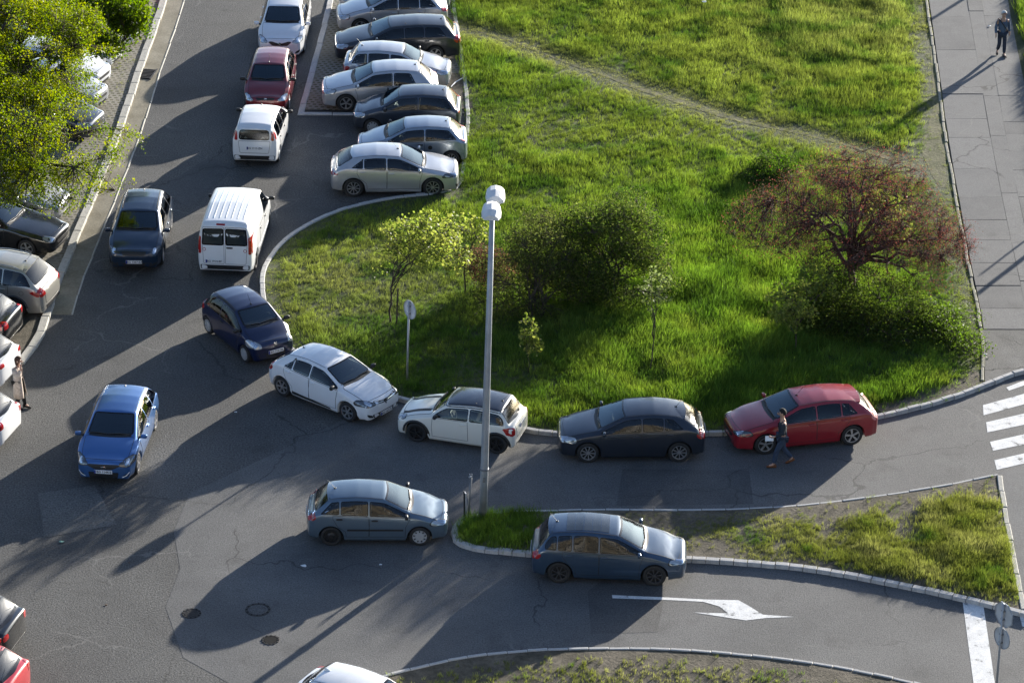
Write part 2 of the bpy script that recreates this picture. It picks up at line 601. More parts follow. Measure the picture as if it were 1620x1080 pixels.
def smooth_path(pts, step=0.25):
    """Catmull-Rom through the points, resampled evenly"""
    P = [np.array(p, float) for p in pts]
    P = [2 * P[0] - P[1]] + P + [2 * P[-1] - P[-2]]
    out = []
    for i in range(1, len(P) - 2):
        for t in np.linspace(0, 1, 24, endpoint=False):
            a, b, c, d = P[i - 1], P[i], P[i + 1], P[i + 2]
            out.append(0.5 * (2 * b + (c - a) * t + (2 * a - 5 * b + 4 * c - d) * t * t + (3 * b - a - 3 * c + d) * t ** 3))
    out.append(P[-2])
    out = np.array(out)
    s = np.concatenate([[0], np.cumsum(np.linalg.norm(np.diff(out, axis=0), axis=1))])
    n = max(2, int(round(s[-1] / step)) + 1)
    q = np.linspace(0, s[-1], n)
    return np.stack([np.interp(q, s, out[:, 0]), np.interp(q, s, out[:, 1])], 1)


def gp(pts, z=0.0):
    return [G(x, y, z) for x, y in pts]


def inside(P, poly):
    """vectorised point in polygon"""
    x, y = P[:, 0], P[:, 1]
    poly = np.asarray(poly)
    r = np.zeros(len(P), bool)
    j = len(poly) - 1
    for i in range(len(poly)):
        xi, yi = poly[i]
        xj, yj = poly[j]
        c = ((yi > y) != (yj > y)) & (x < (xj - xi) * (y - yi) / (yj - yi + 1e-12) + xi)
        r ^= c
        j = i
    return r


def dist_poly(P, line, closed=False):
    """distance of points to a polyline"""
    line = np.asarray(line, float)
    if closed:
        line = np.vstack([line, line[:1]])
    best = np.full(len(P), 1e9)
    for a, b in zip(line[:-1], line[1:]):
        ab = b - a
        t = np.clip(((P - a) @ ab) / (ab @ ab + 1e-12), 0, 1)
        best = np.minimum(best, np.linalg.norm(P - (a + t[:, None] * ab), axis=1))
    return best


_NZ = RNG.random((64, 64))


def vnoise(P, scale, octs=3, off=0.0):
    """value noise 0..1 at points (n,2)"""
    tot, amp, s = 0, 0, 0
    a = 1.0
    for o in range(octs):
        q = P * scale * (2 ** o) + off + o * 17.3
        i = np.floor(q).astype(int)
        f = q - i
        f = f * f * (3 - 2 * f)
        g = lambda dx, dy: _NZ[(i[:, 0] + dx) % 64, (i[:, 1] + dy) % 64]
        v = (g(0, 0) * (1 - f[:, 0]) + g(1, 0) * f[:, 0]) * (1 - f[:, 1]) + (g(0, 1) * (1 - f[:, 0]) + g(1, 1) * f[:, 0]) * f[:, 1]
        tot = tot + v * a
        amp += a
        a *= 0.5
    return tot / amp


def sheet(name, poly, z, mat, kind='structure', label=None, thick=0.0):
    """flat polygon sheet (with a skirt going down when thick)"""
    bm = bmesh.new()
    vs = [bm.verts.new((x, y, z)) for x, y in poly]
    f = bm.faces.new(vs)
    if f.normal.z < 0:
        f.normal_flip()
    f.normal_update()
    if f.normal.z < 0:
        f.normal_flip()
    if thick:
        r = bmesh.ops.extrude_face_region(bm, geom=[f])
        for v in r['geom']:
            if isinstance(v, bmesh.types.BMVert):
                v.co.z = z
        for v in vs:
            v.co.z = z - thick
    bmesh.ops.triangulate(bm, faces=bm.faces[:])
    bmesh.ops.recalc_face_normals(bm, faces=bm.faces[:])
    if not thick:
        for fc in bm.faces:
            fc.normal_update()
            if fc.normal.z < 0:
                fc.normal_flip()
    me = bpy.data.meshes.new(name)
    bm.to_mesh(me)
    bm.free()
    me.materials.append(mat)
    o = link(bpy.data.objects.new(name, me))
    return tag(o, label, None, None, kind)


# ------------------------------------------------------------------ ground, roads, kerbs
road = sheet('road', [(-220, -20), (220, -20), (220, 420), (-220, 420)], 0.0, M['asphalt'], label='worn grey asphalt road and yard between the kerbs')

K_MEADOW = [(712, 303), (680, 309), (640, 313), (600, 319), (560, 328), (522, 340), (487, 357), (455, 377), (430, 402), (414, 430), (411, 462), (420, 500), (442, 540), (478, 572), (530, 602), (580, 620), (625, 634),
            (700, 652), (770, 668), (830, 684), (880, 690), (960, 692), (1060, 691), (1150, 689), (1250, 683), (1330, 674), (1400, 661), (1460, 647), (1520, 629), (1568, 611), (1604, 596), (1640, 588), (1700, 578)]
K_ISLAND_UP = [(770, 815), (800, 811), (870, 810), (950, 808), (1090, 809), (1200, 806), (1300, 798), (1400, 785), (1500, 769), (1575, 753), (1640, 740), (1700, 728)]
K_ISLAND_LOW = [(762, 816), (738, 820), (722, 829), (713, 843), (715, 856), (728, 867), (760, 874), (800, 878), (845, 882), (960, 886), (1090, 890), (1200, 897), (1300, 908), (1400, 926), (1500, 947), (1560, 961), (1620, 977), (1720, 1002)]
K_BOTTOM = [(560, 1086), (600, 1073), (650, 1060), (700, 1048), (760, 1038), (850, 1030), (950, 1027), (1050, 1028), (1150, 1035), (1250, 1045), (1350, 1061), (1440, 1080), (1540, 1104)]
K_LEFT = [(285, -60), (271, -20), (252, 40), (230, 100), (207, 170), (183, 238), (153, 312), (132, 362), (113, 410), (94, 455), (82, 495), (68, 535), (52, 560), (38, 577)]
PATH_L = [(1458, -60), (1467, 0), (1487, 140), (1493, 190), (1506, 270), (1528, 392), (1548, 490), (1556, 540), (1557, 606)]
PATH_R = [(1584, -60), (1593, 0), (1617, 120), (1650, 280), (1690, 450), (1716, 578)]

pathL = smooth_path(gp(PATH_L), 0.5)
pathR = smooth_path(gp(PATH_R), 0.5)
kmeadow = smooth_path(gp(K_MEADOW), 0.4)
kis_up = smooth_path(gp(K_ISLAND_UP), 0.5)
kis_low = smooth_path(gp(K_ISLAND_LOW), 0.35)
kbottom = smooth_path(gp(K_BOTTOM), 0.5)
kleft = smooth_path(gp(K_LEFT), 0.5)

# the tall block of flats the view is taken from: it stands behind the camera and shows in the car windows
M['render_wall'] = ground_mat('rendered_wall', (0.15, 0.135, 0.11), (0.21, 0.19, 0.155), 9, 0.1, 0.25, bump=0.3)
M['pane'] = principled('flat_window_pane', (0.03, 0.035, 0.04), 0.08)
blk = tag(empty('apartment_block', (0, -10, 0)), 'tall tan block of flats behind the viewpoint', 'building')
mb = MB()
mb.box((0, 0, 30), (70, 14, 60))
mb.build('wall', M['render_wall'], blk)
mb = MB()
wb_ = MB()
for fl in range(20):
    for k in range(22):
        xx = -33.6 + k * 3.2
        if abs(xx) < 1.5 and 45 < 1.5 + fl * 2.95 < 52:
            continue
        wb_.box((xx, 7.0, 1.9 + fl * 2.95), (1.7, .10, 1.5))
    if fl:
        for k in range(6):
            mb.box((-29 + k * 11.6, 7.35, .5 + fl * 2.95), (3.4, .7, 1.0))
wb_.build('windows', M['pane'], blk)['kind'] = 'stuff'
mb.build('balconies', M['concrete'] if 'concrete' in M else M['render_wall'], blk)['kind'] = 'stuff'

# newer, smoother asphalt on the right-hand carriageways, 4 mm above the old surface
newer = gp([(300, 780), (470, 700), (590, 640), (712, 640), (830, 670), (1150, 675), (1400, 650), (1640, 570), (1760, 1120), (470, 1120), (380, 1090), (290, 1040), (262, 960), (285, 900), (275, 840)])
sheet('road_newer_surface', newer, 0.004, M['asphalt_new'], label='smoother lighter asphalt of the junction on the right')


for pts, mt in (([(985, 742), (1185, 744), (1192, 797), (975, 800)], 'asphalt_patch'), ([(930, 935), (1002, 880), (1062, 884), (1040, 1000), (935, 1002)], 'asphalt_patch'), ([(250, 300), (330, 250), (372, 262), (300, 330)], 'asphalt_patch'), ([(60, 780), (150, 768), (185, 830), (70, 850)], 'asphalt_pale')):
    sheet('road_patch', gp(pts), 0.007, M[mt], label='squarish asphalt repair patch in the road')


def stone_mesh(w, h):
    mb = MB()
    mb.box((0, 0, h / 2 - 0.06), (1, w, h + 0.12), bev=0.018)
    me = bpy.data.meshes.new('kerb_stone')
    me.from_pydata(mb.V, [], mb.F)
    return me


def kerb(label, line, length, w, h, mat, side, jitter=0.012, ztop=None):
    root = tag(empty('kerb', (line[0][0], line[0][1], 0)), label, None, None, 'structure')
    me = stone_mesh(w, h)
    me.materials.append(mat)
    s = np.concatenate([[0], np.cumsum(np.linalg.norm(np.diff(line, axis=0), axis=1))])
    n = max(1, int(round(s[-1] / length)))
    for k in range(n):
        a, b = s[-1] * k / n, s[-1] * (k + 1) / n
        pa = np.array([np.interp(a, s, line[:, 0]), np.interp(a, s, line[:, 1])])
        pb = np.array([np.interp(b, s, line[:, 0]), np.interp(b, s, line[:, 1])])
        d = pb - pa
        ln = np.linalg.norm(d)
        d = d / ln
        nrm = np.array([-d[1], d[0]]) * side
        c = (pa + pb) / 2 + nrm * (w / 2 + random.uniform(-jitter, jitter))
        o = inst('kerb_stone', me, root, (c[0] - line[0][0], c[1] - line[0][1], random.uniform(-jitter, jitter * 0.4)),
                 (random.uniform(-0.02, 0.02), random.uniform(-0.008, 0.008), math.atan2(d[1], d[0]) + random.uniform(-0.02, 0.02)), ((ln - 0.018) * random.uniform(0.985, 1.0), 1, 1))
    return root


kerb('pale kerb curving round the grassy meadow behind the queue of cars', kmeadow, 0.42, 0.16, 0.13, M['concrete'], 1)
kerb('thin upper kerb of the grassy traffic island', kis_up, 0.68, 0.10, 0.10, M['concrete'], -1)
kerb('broad lower kerb round the tip of the traffic island', kis_low, 0.38, 0.19, 0.13, M['concrete'], 1)
kerb('curved pale kerb along the verge at the bottom edge', kbottom, 0.55, 0.11, 0.10, M['concrete'], -1)
kerb('wide pale kerb between left parking bays and the gutter', kleft, 1.05, 0.26, 0.12, M['concrete_old'], -1)
k_pr = smooth_path(gp([(530, -60), (519, 0), (497, 86), (471, 183)]), 0.5)
kerb('white kerb along the end of the paved parking bays', k_pr, 1.0, 0.22, 0.06, M['concrete'], 1)
k_pr2 = smooth_path(gp([(476, 183), (520, 183), (575, 183)]), 0.5)
kerb('white kerb across the near end of the paved bays', k_pr2, 1.0, 0.18, 0.06, M['concrete'], 1)
k_pm = smooth_path(gp([(716, -60), (714, 0), (730, 110), (737, 187), (733, 240), (727, 290), (716, 302)]), 0.5)
kerb('grey kerb between the parked row and the meadow', k_pm, 0.8, 0.14, 0.11, M['concrete'], 1)
kerb('thin edging stones along the left side of the footpath', pathL, 0.9, 0.10, 0.115, M['edging'], -1, 0.02)
k_ir = smooth_path(gp([(1576, 756), (1583, 800), (1592, 850), (1602, 905), (1614, 968)]), 0.4)
kerb('edging strip between the traffic island and the side pavement', k_ir, 0.9, 0.15, 0.11, M['concrete_old'], 1)

# gutter beside the left kerb, with a raised outer lip
gut = kleft[kleft[:, 1] > G(82, 500)[1]]


def offset(line, d):
    t = np.gradient(line, axis=0)
    t /= np.linalg.norm(t, axis=1)[:, None]
    return line + np.stack([-t[:, 1], t[:, 0]], 1) * d


sheet('gutter', np.vstack([offset(gut, 0.0), offset(gut, 0.62)[::-1]]), 0.006, M['gutter'], label='sandy drainage gutter beside the left kerb')
kerb('narrow outer lip of the drainage gutter', offset(gut, 0.62), 1.4, 0.06, 0.025, M['concrete_old'], 1, 0.006)

# meadow, islands, verges
mead = np.vstack([gp([(1459, -60)]), pathL[1:], kmeadow[(kmeadow[:, 0] < pathL[-1][0])][::-1], k_pm[::-1][1:]])
sheet('meadow', mead, 0.075, M['soil'], label='rough earth under the meadow grass')
isl_in = offset(kis_up, -0.06)
isl = np.vstack([offset(kis_low, 0.1), gp([(1720, 730)]), isl_in[::-1]])
isl = np.vstack([offset(kis_low[kis_low[:, 0] < G(1612, 970)[0]], 0.1), k_ir[::-1], offset(kis_up[kis_up[:, 0] < G(1576, 756)[0]], -0.06)[::-1]])
sheet('island_soil', isl, 0.085, M['dirt_dark'], label='bare earth of the traffic island')
side_p = np.vstack([k_ir, gp([(1700, 990), (1760, 720)]), kis_up[kis_up[:, 0] > G(1576, 754)[0]][::-1]])
sheet('side_pavement', side_p, 0.09, M['path'], label='grey asphalt pavement beyond the traffic island')
bot = np.vstack([offset(kbottom, -0.06), gp([(1600, 1180), (500, 1180)])])
sheet('verge', bot, 0.07, M['dirt_dark'], label='dark earth of the bottom verge')
pathpoly = np.vstack([pathL, gp([(1568, 611), (1604, 596), (1640, 588), (1716, 576)]), pathR[::-1]])
sheet('footpath', pathpoly, 0.07, M['joint'], label='footpath bed under the asphalt slabs')
sheet('far_verge', np.vstack([pathR, gp([(1900, 560), (1900, -60)])]), 0.08, M['soil'], label='grassy verge right of the footpath')

# parking surfaces
pleft = np.vstack([offset(kleft, -0.2), gp([(-160, 640), (-160, -60)])])
dirt_left = gp([(100, 470), (40, 574), (-160, 640), (-160, 470)])
sheet('parking_bays', np.vstack([offset(kleft, -0.2), gp([(30, 584), (-220, 640), (-220, -60)])]), 0.05, M['paver'], label='grass-grid pavers of the left parking bays')
sheet('bare_earth', gp([(78, 497), (64, 535), (44, 566), (20, 590), (-120, 600), (-120, 500)]), 0.058, M['dirt_dark'], label='bare trampled earth at the end of the left bays')
sheet('parking_bays', np.vstack([offset(k_pr, 0.15)[:-1], gp([(735, 181)]), gp([(728, 110), (712, 0), (714, -60)])]), 0.03, M['paver'], label='grass-grid pavers under the right parked row')

# footpath slabs
slabs_root = tag(empty('footpath_paving', (0, 0, 0)), 'cracked grey asphalt slabs of the right footpath', None, None, 'structure')
ys = [-58, -25, 30, 83, 153, 192, 222, 271, 316, 352, 384, 420, 456, 492, 525]


def path_at(y, f):
    xl = np.interp(y, [p[1] for p in PATH_L], [p[0] for p in PATH_L])
    xr = np.interp(y, [p[1] for p in PATH_R], [p[0] for p in PATH_R])
    a, b = np.array(G(xl + 2, y)), np.array(G(xr, y))
    return a + (b - a) * f


cols_f = [0, 0.485, 0.665, 1.0]
skip = {(1, 0): [1, 3, 6, 8, 11], (2, 0): []}
for ci in range(3):
    rows = ys if ci == 0 else ([y + random.uniform(-9, 9) for y in ys[::2]] if ci == 1 else [y + random.uniform(-6, 6) for y in ys])
    rows = [-58] + rows[1:-1] + [525]
    for a, b in zip(rows[:-1], rows[1:]):
        g = 0.003
        jit = [random.uniform(-0.03, 0.03) for _ in range(4)]
        q = []
        n = 4
        f0, f1 = cols_f[ci], cols_f[ci + 1]
        bot_e = [path_at(b, f0 + (f1 - f0) * t) for t in np.linspace(0, 1, n)]
        top_e = [path_at(a, f0 + (f1 - f0) * t) for t in np.linspace(1, 0, n)]
        pts = np.array(bot_e + top_e)
        c = pts.mean(0)
        d = pts - c
        L_ = np.linalg.norm(d, axis=1)[:, None]
        pts = c + d * (1 - (g + RNG.random((len(pts), 1)) * 0.018) / L_)
        z = 0.10 + random.uniform(-0.006, 0.006)
        m_ = len(pts)
        tl = (random.uniform(-1, 1) * 0.004, random.uniform(-1, 1) * 0.004)
        V = [(p[0], p[1], 0.06) for p in pts] + [(p[0], p[1], z + (p[0] - c[0]) * tl[0] + (p[1] - c[1]) * tl[1]) for p in pts]
        F = [tuple(range(m_, 2 * m_))] + [(i, (i + 1) % m_, m_ + (i + 1) % m_, m_ + i) for i in range(m_)]
        mesh('paving_slab', V, F, M[random.choice(['path', 'path', 'path_b', 'path_c'])], slabs_root)
sheet('ramp', np.vstack([gp([(1553, 526), (1557, 570), (1558, 609), (1604, 595), (1640, 587), (1716, 574), (1706, 526)])]), 0.096, M['path_old'], label='broken worn asphalt where the footpath meets the road')


# trodden trail and bare patches in the meadow: ragged edged sheets of earth
def ragged(name, px_line, widths, z, mat, label):
    ln = smooth_path(gp(px_line), 0.3)
    s = np.linspace(0, 1, len(ln))
    w = np.interp(s, np.linspace(0, 1, len(widths)), widths)
    e1 = w * (0.75 + 0.5 * vnoise(ln, 1.7, 3, 3.0))
    e2 = w * (0.75 + 0.5 * vnoise(ln, 1.7, 3, 9.0))
    t = np.gradient(ln, axis=0)
    t /= np.linalg.norm(t, axis=1)[:, None]
    nr = np.stack([-t[:, 1], t[:, 0]], 1)
    return sheet(name, np.vstack([ln + nr * e1[:, None], (ln - nr * e2[:, None])[::-1]]), z, mat, label=label), ln


TRAIL = [(728, 48), (790, 62), (850, 84), (905, 106), (960, 124), (1010, 143), (1060, 158), (1120, 178), (1190, 198), (1260, 213), (1330, 230), (1400, 252), (1460, 272)]
_, trail_ln = ragged('trail', TRAIL, [0.03, 0.05, 0.06, 0.10, 0.20, 0.20, 0.08, 0.10, 0.2], 0.081, M['dirt'], 'trodden earth trail running diagonally across the meadow')
_, bare1 = ragged('bare_patch', [(1472, 60), (1482, 140), (1484, 200), (1478, 250), (1492, 300)], [0.06, 0.12, 0.2, 0.5, 0.12], 0.079, M['dirt'], 'bare dry earth beside the footpath edging')
_, bare2 = ragged('bare_patch', [(706, 120), (722, 150), (735, 175)], [0.5, 1.0, 0.5], 0.079, M['dirt_dark'], 'dark bare earth behind the parked row')
_, bare3 = ragged('bare_patch', [(1390, 652), (1450, 635), (1510, 614), (1553, 596)], [0.3, 0.5, 0.5, 0.35], 0.079, M['dirt_dark'], 'bare earth along the kerb behind the red car')


# road markings
def marking(name, px, label, z=0.009):
    return sheet(name, gp(px), z, M['marking'], label=label)


marking('zebra_stripe', [(1555, 641), (1660, 612), (1662, 628), (1556, 657)], 'uppermost white stripe of the zebra crossing')
marking('zebra_stripe', [(1560, 668), (1660, 645), (1662, 663), (1562, 684)], 'second white zebra stripe from the top')
marking('zebra_stripe', [(1566, 699), (1660, 678), (1664, 694), (1571, 713)], 'third white zebra stripe from the top')
marking('zebra_stripe', [(1573, 728), (1664, 707), (1668, 722), (1577, 743)], 'lowest white stripe of the zebra crossing')
marking('stop_line', [(1523, 952), (1556, 959), (1576, 1095), (1542, 1095)], 'broad white stop line across the lower lane')
marking('lane_mark', [(1613, 974), (1640, 981), (1645, 1000), (1617, 990)], 'short white mark at the lower right edge')
marking('lane_arrow', [(968, 941), (1060, 945), (1115, 948), (1168, 949), (1186, 959), (1207, 972), (1256, 975.5), (1210, 977.5), (1180, 981), (1140, 975), (1098, 968.5), (1152, 970), (1138, 959), (1112, 951.5), (1060, 949), (969, 946)], 'white painted arrow bending right on the lower lane')
marking('crossing_remnant', [(1592, 613), (1612, 605), (1640, 596), (1644, 600), (1614, 612), (1596, 618)], 'worn white remnant beside the crossing kerb')


# drain covers
def manhole(px, r, label, kind):
    x, y = G(*px)
    root = tag(empty('manhole_cover', (x, y, 0.004)), label, 'manhole cover')
    mb = MB()
    mb.lathe([(r * 0.80, 0.0), (r * 0.80, 0.012), (r * 1.0, 0.010), (r * 1.02, 0.0)], 28)
    mb.build('rim', M['iron'], root)
    mb = MB()
    mb.lathe([(0.001, 0.006), (r * 0.76, 0.006), (r * 0.78, -0.002)], 28)
    for k in range(12):
        t = 2 * math.pi * k / 12
        mb.box((r * 0.9 * math.cos(t), r * 0.9 * math.sin(t), 0.012), (0.05, 0.035, 0.012), t, 1)
    for k in range(-3, 4):
        w = 2 * math.sqrt(max(0.01, (r * 0.7) ** 2 - (k * r * 0.2) ** 2))
        mb.box((0, k * r * 0.2, 0.008), (w, 0.03, 0.008), 0, 0)
    mb.build('lid', [kind, M['hole']], root)


manhole((408, 964), 0.34, 'round iron manhole cover ringed with dark slots, middle of three', M['asphalt_new'])
manhole((303, 970), 0.26, 'small round drain cover at the shadow edge', M['iron'])
manhole((428, 1012), 0.24, 'dark open drain lid nearest the bottom edge', M['hole'])
gx, gy = G(232, 118)
dg = tag(empty('drain_grate', (gx, gy, 0.01), math.radians(80)), 'iron drain grate set in the left gutter', 'drain grate')
mb = MB()
mb.box((0, 0, 0.0), (0.9, 0.5, 0.01))
mb.build('pit', M['hole'], dg)
for k in range(7):
    mb = MB()
    mb.box((-0.39 + k * 0.13, 0, 0.02), (0.05, 0.48, 0.03))
    mb.build('bar', M['iron'], dg)
mb = MB()
for sx in (-1, 1):
    mb.box((0, sx * 0.26, 0.02), (0.98, 0.05, 0.04))
mb.build('frame', M['iron'], dg)


# ------------------------------------------------------------------ cars
def gsmooth(a, sig):
    """gaussian smoothing of a sampled curve (sig in samples)"""
    r = int(3 * sig) + 1
    k = np.exp(-0.5 * (np.arange(-r, r + 1) / sig) ** 2)
    k /= k.sum()
    p = np.concatenate([2 * a[0] - a[r:0:-1], a, 2 * a[-1] - a[-2:-r - 2:-1]])
    return np.convolve(p, k, 'valid')


class Body:
    """one smooth shell lofted through sections, with rounded nose and tail"""

    def __init__(self, d):
        self.d = d
        L, hw, H = d['L'], d['W'] / 2, d['H']
        zn, zc, sc, st, zt = d['zn'], d['zc'], d['sc'], d['st'], d['zt']
        sr, zr, sb, zb, ze = d['sr'], d['zr'], d['sb'], d['zb'], d['ze']
        rw, xf, xr = d['rw'], d['xf'], d['xr']
        bf, br = d['bf'], d['br']
        self.xm = d['fo'] + d['wb'] / 2
        sm = (st + sr) / 2
        hood = lambda s: zn + (zc - zn) * ((s - xf) / (sc - xf)) ** 0.75
        K = []

        def key(s, p0, p1, p2, p3, z4):
            K.append([s, p0[0] * hw, p0[1], p1[0] * hw, p1[1], p2[0] * hw, p2[1], p3[0] * hw, p3[1], z4])
        e = d.get('nose', 0.86)
        key(xf, (e - .06, .20), (e, .42), (e - .01, zn - .15), (e - .12, zn - .05), zn)
        s1 = xf + 0.32
        key(s1, (.92, .18), (.965, .50), (.95, min(hood(s1) - .11, bf)), (.79, hood(s1) - .035), hood(s1) + .012)
        s2 = (s1 + sc) / 2
        key(s2, (.94, .18), (.99, .54), (.965, min(hood(s2) - .09, bf)), (.80, hood(s2) - .03), hood(s2) + .018)
        key(sc, (.95, .18), (1.0, .56), (.965, bf), (.81, zc - .025), zc)
        for t in (0.5,):
            s = sc + (st - sc) * t
            key(s, (.95, .18), (1.0, .56), (.968, bf + (br - bf) * .1), (.81 + (rw + .015 - .81) * t, zc - .025 + (zt - .05 - zc + .025) * (t * .98 + .03)), zc + (zt - zc) * (t + .025))
        key(st, (.95, .18), (1.0, .57), (.97, bf + (br - bf) * .25), (rw + .01, zt - .05), zt)
        s3 = st + (sm - st) * 0.5
        key(s3, (.95, .18), (1.0, .57), (.97, bf + (br - bf) * .4), (rw + .01, (zt + H) / 2 + .012 - .055), (zt + H) / 2 + .015)
        key(sm, (.95, .18), (1.0, .58), (.97, bf + (br - bf) * .6), (rw, H - .055), H)
        s4 = sm + (sr - sm) * 0.55
        key(s4, (.945, .19), (.995, .58), (.965, bf + (br - bf) * .8), (rw - .01, (H * .6 + zr * .4) - .05), H * .55 + zr * .45)
        if d.get('boxy'):
            key(sr, (.93, .21), (.975, .58), (.95, br), (rw - .02, zr - .055), zr)
            key(L - xr, (.88, .24), (.93, .56), (.92, br), (rw - .03, ze - .05), ze)
        else:
            key(sr, (.93, .21), (.985, .58), (.95, br), (rw - .025, zr - .05), zr)
            t = 0.5
            s = sr + (sb - sr) * t
            zz = zr + (zb - zr) * t + .02
            key(s, (.92, .23), (.97, .58), (.935, min(br, zz - .12)), ((rw - .03) * .5 + .40, zz - .05), zz)
            key(sb, (.90, .25), (.955, .58), (.92, min(br, zb - .09)), (.80, zb - .04), zb)
            if sb < L - xr - 0.06:
                key(L - xr, (.85, .26), (d.get('tail', .90), .54), (d.get('tail', .90) - .015, ze - .12), (.76, ze - .045), ze)
        K.sort(key=lambda k: k[0])
        K = np.array(K)
        fine = np.arange(xf, L - xr + 0.004, 0.01)
        sig = d.get('sig', 3.4)
        C = {}
        names = ['p0y', 'p0z', 'p1y', 'p1z', 'p2y', 'p2z', 'p3y', 'p3z', 'p4z']
        for i, n in enumerate(names):
            C[n] = gsmooth(np.interp(fine, K[:, 0], K[:, i + 1]), sig)
        self.fine, self.C = fine, C
        self.r = d['tr']
        self.R = d['tr'] + d.get('gap', 0.055)
        self.ax = [d['fo'], d['fo'] + d['wb']]
        st_ = set(np.round(np.linspace(xf, L - xr, int((L - xf - xr) / 0.036) + 1), 4))
        for a in self.ax:
            st_ = {s for s in st_ if abs(s - a) > self.R + 0.015}
            for t in np.linspace(0, math.pi, 15):
                st_.add(round(a - self.R * math.cos(t), 4))
        S = np.array(sorted(st_))
        self.S = S
        g = {n: np.interp(S, fine, C[n]) for n in names}
        for a in self.ax:
            dx = S - a
            m = np.abs(dx) < self.R
            arch = np.where(m, self.r + np.sqrt(np.maximum(self.R ** 2 - dx ** 2, 0)), 0)
            g['p0z'] = np.maximum(g['p0z'], arch)
            g['p0y'] = np.where(arch > 0.3, g['p1y'] * 0.997, g['p0y'])
        g['p1z'] = np.maximum(g['p1z'], g['p0z'] + 0.06)
        g['p2z'] = np.maximum(g['p2z'], g['p1z'] + 0.05)
        g['p3z'] = np.maximum(g['p3z'], g['p2z'] + 0.02)
        n0, n1, n2, n3 = 6, 6, 11, 12
        Y, Z = [], []
        for t in np.linspace(0, 1, n0, endpoint=False):
            Y.append(g['p0y'] + (g['p1y'] - g['p0y']) * (1 - (1 - t) ** 1.6))
            Z.append(g['p0z'] + (g['p1z'] - g['p0z']) * t)
        for t in np.linspace(0, 1, n1, endpoint=False):
            Y.append(g['p1y'] + (g['p2y'] - g['p1y']) * t ** 1.6)
            Z.append(g['p1z'] + (g['p2z'] - g['p1z']) * t)
        for t in np.linspace(0, 1, n2, endpoint=False):
            bul = np.clip((g['p3z'] - g['p2z']) / 0.4, 0, 1) * 0.022
            Y.append(g['p2y'] + (g['p3y'] - g['p2y']) * t + bul * math.sin(math.pi * t))
            Z.append(g['p2z'] + (g['p3z'] - g['p2z']) * t)
        for t in np.linspace(0, 1, n3):
            Y.append(g['p3y'] * (1 - t))
            Z.append(g['p3z'] + (g['p4z'] - g['p3z']) * (1 - (1 - t) ** 2.2))
        Y, Z = np.array(Y), np.array(Z)                      # (m, ns)
        for _ in range(d.get('soft', 1)):
            Y2, Z2 = Y.copy(), Z.copy()
            Y2[1:-1] = (Y[:-2] + 2 * Y[1:-1] + Y[2:]) / 4
            Z2[1:-1] = (Z[:-2] + 2 * Z[1:-1] + Z[2:]) / 4
            Y, Z = Y2, Z2
        m = len(Y)
        ringY = np.concatenate([Y, -Y[-2::-1]])              # left to right
        ringZ = np.concatenate([Z, Z[-2::-1]])
        tb = np.linspace(0, 1, 7)[1:-1]                      # closed along the bottom
        ringY = np.concatenate([ringY, np.array([ringY[-1] + (ringY[0] - ringY[-1]) * t for t in tb])])
        ringZ = np.concatenate([ringZ, np.array([ringZ[-1] for t in tb])])
        nr = len(ringY)
        V, F = [], []

        def addring(s, y, z):
            i = len(V)
            V.extend(zip(self.xm - s, y, z))
            return i
        rings = []
        nf = d.get('nf', 3.2)
        ncap = 9
        # nose
        y0, z0 = ringY[:, 0], ringZ[:, 0]
        zc0 = 0.46
        for t in np.linspace(math.pi / 2, 0, ncap, endpoint=False):
            k, x = math.cos(t) ** (2 / nf), math.sin(t) ** (2 / nf)
            if t > math.pi / 2 - 1e-6:
                k = 0.03
            zz = zc0 + (z0 - zc0) * np.where(z0 < zc0, k ** 0.6, k)
            rings.append(addring(xf - xf * x + 0 * y0, y0 * k, zz))
        for j in range(len(S)):
            rings.append(addring(S[j] + 0 * ringY[:, j], ringY[:, j], ringZ[:, j]))
        y0, z0 = ringY[:, -1], ringZ[:, -1]
        nb = d.get('nb', 2.8)
        zc1 = (z0.min() + z0.max()) / 2 if d.get('boxy') else 0.58
        for t in np.linspace(0, math.pi / 2, ncap + 1)[1:]:
            k, x = max(0, math.cos(t)) ** (2 / nb), math.sin(t) ** (2 / nb)
            if t > math.pi / 2 - 1e-6:
                k = 0.03
            zz = zc1 + (z0 - zc1) * np.where(z0 < zc1, k ** 0.6, k)
            lean = d.get('lean', 0.0) * np.clip((zz - 0.7) / 0.8, 0, 1) * x
            rings.append(addring(L - xr + xr * x - lean, y0 * k, zz))
        for a, b in zip(rings[:-1], rings[1:]):
            for i in range(nr):
                i2 = (i + 1) % nr
                F.append((a + i, b + i, b + i2, a + i2))
        for r_, fl in ((rings[0], 0), (rings[-1], 1)):
            f = tuple(range(r_, r_ + nr))
            F.append(f if fl else f[::-1])
        self.V = [Vector((float(a), float(b), float(c))) for a, b, c in V]
        self.F = F
        self.bvh = BVHTree.FromPolygons(self.V, F)
        nrm = [self._n(f) for f in F]
        cs = [sum((self.V[i] for i in f), Vector()) / len(f) for f in F]
        tot = sum(n.dot(c - Vector((0, 0, 0.6))) for n, c in zip(nrm, cs))
        if tot < 0:
            self.F = [f[::-1] for f in F]
            nrm = [-n for n in nrm]
        for i, f in enumerate(self.F):
            if len(f) > 4:
                c = sum((self.V[q] for q in f), Vector()) / len(f)
                P3 = [self.V[q] for q in f]
                ar = sum((P3[q].y * P3[(q + 1) % len(f)].z - P3[(q + 1) % len(f)].y * P3[q].z) for q in range(len(f)))
                if ar * c.x < 0:
                    self.F[i] = f[::-1]
                nrm[i] = Vector((1 if c.x > 0 else -1, 0, 0))
        self.nrm = nrm
        self.cut = np.zeros(len(self.F), bool)
        self._VA = np.array([tuple(v) for v in self.V])
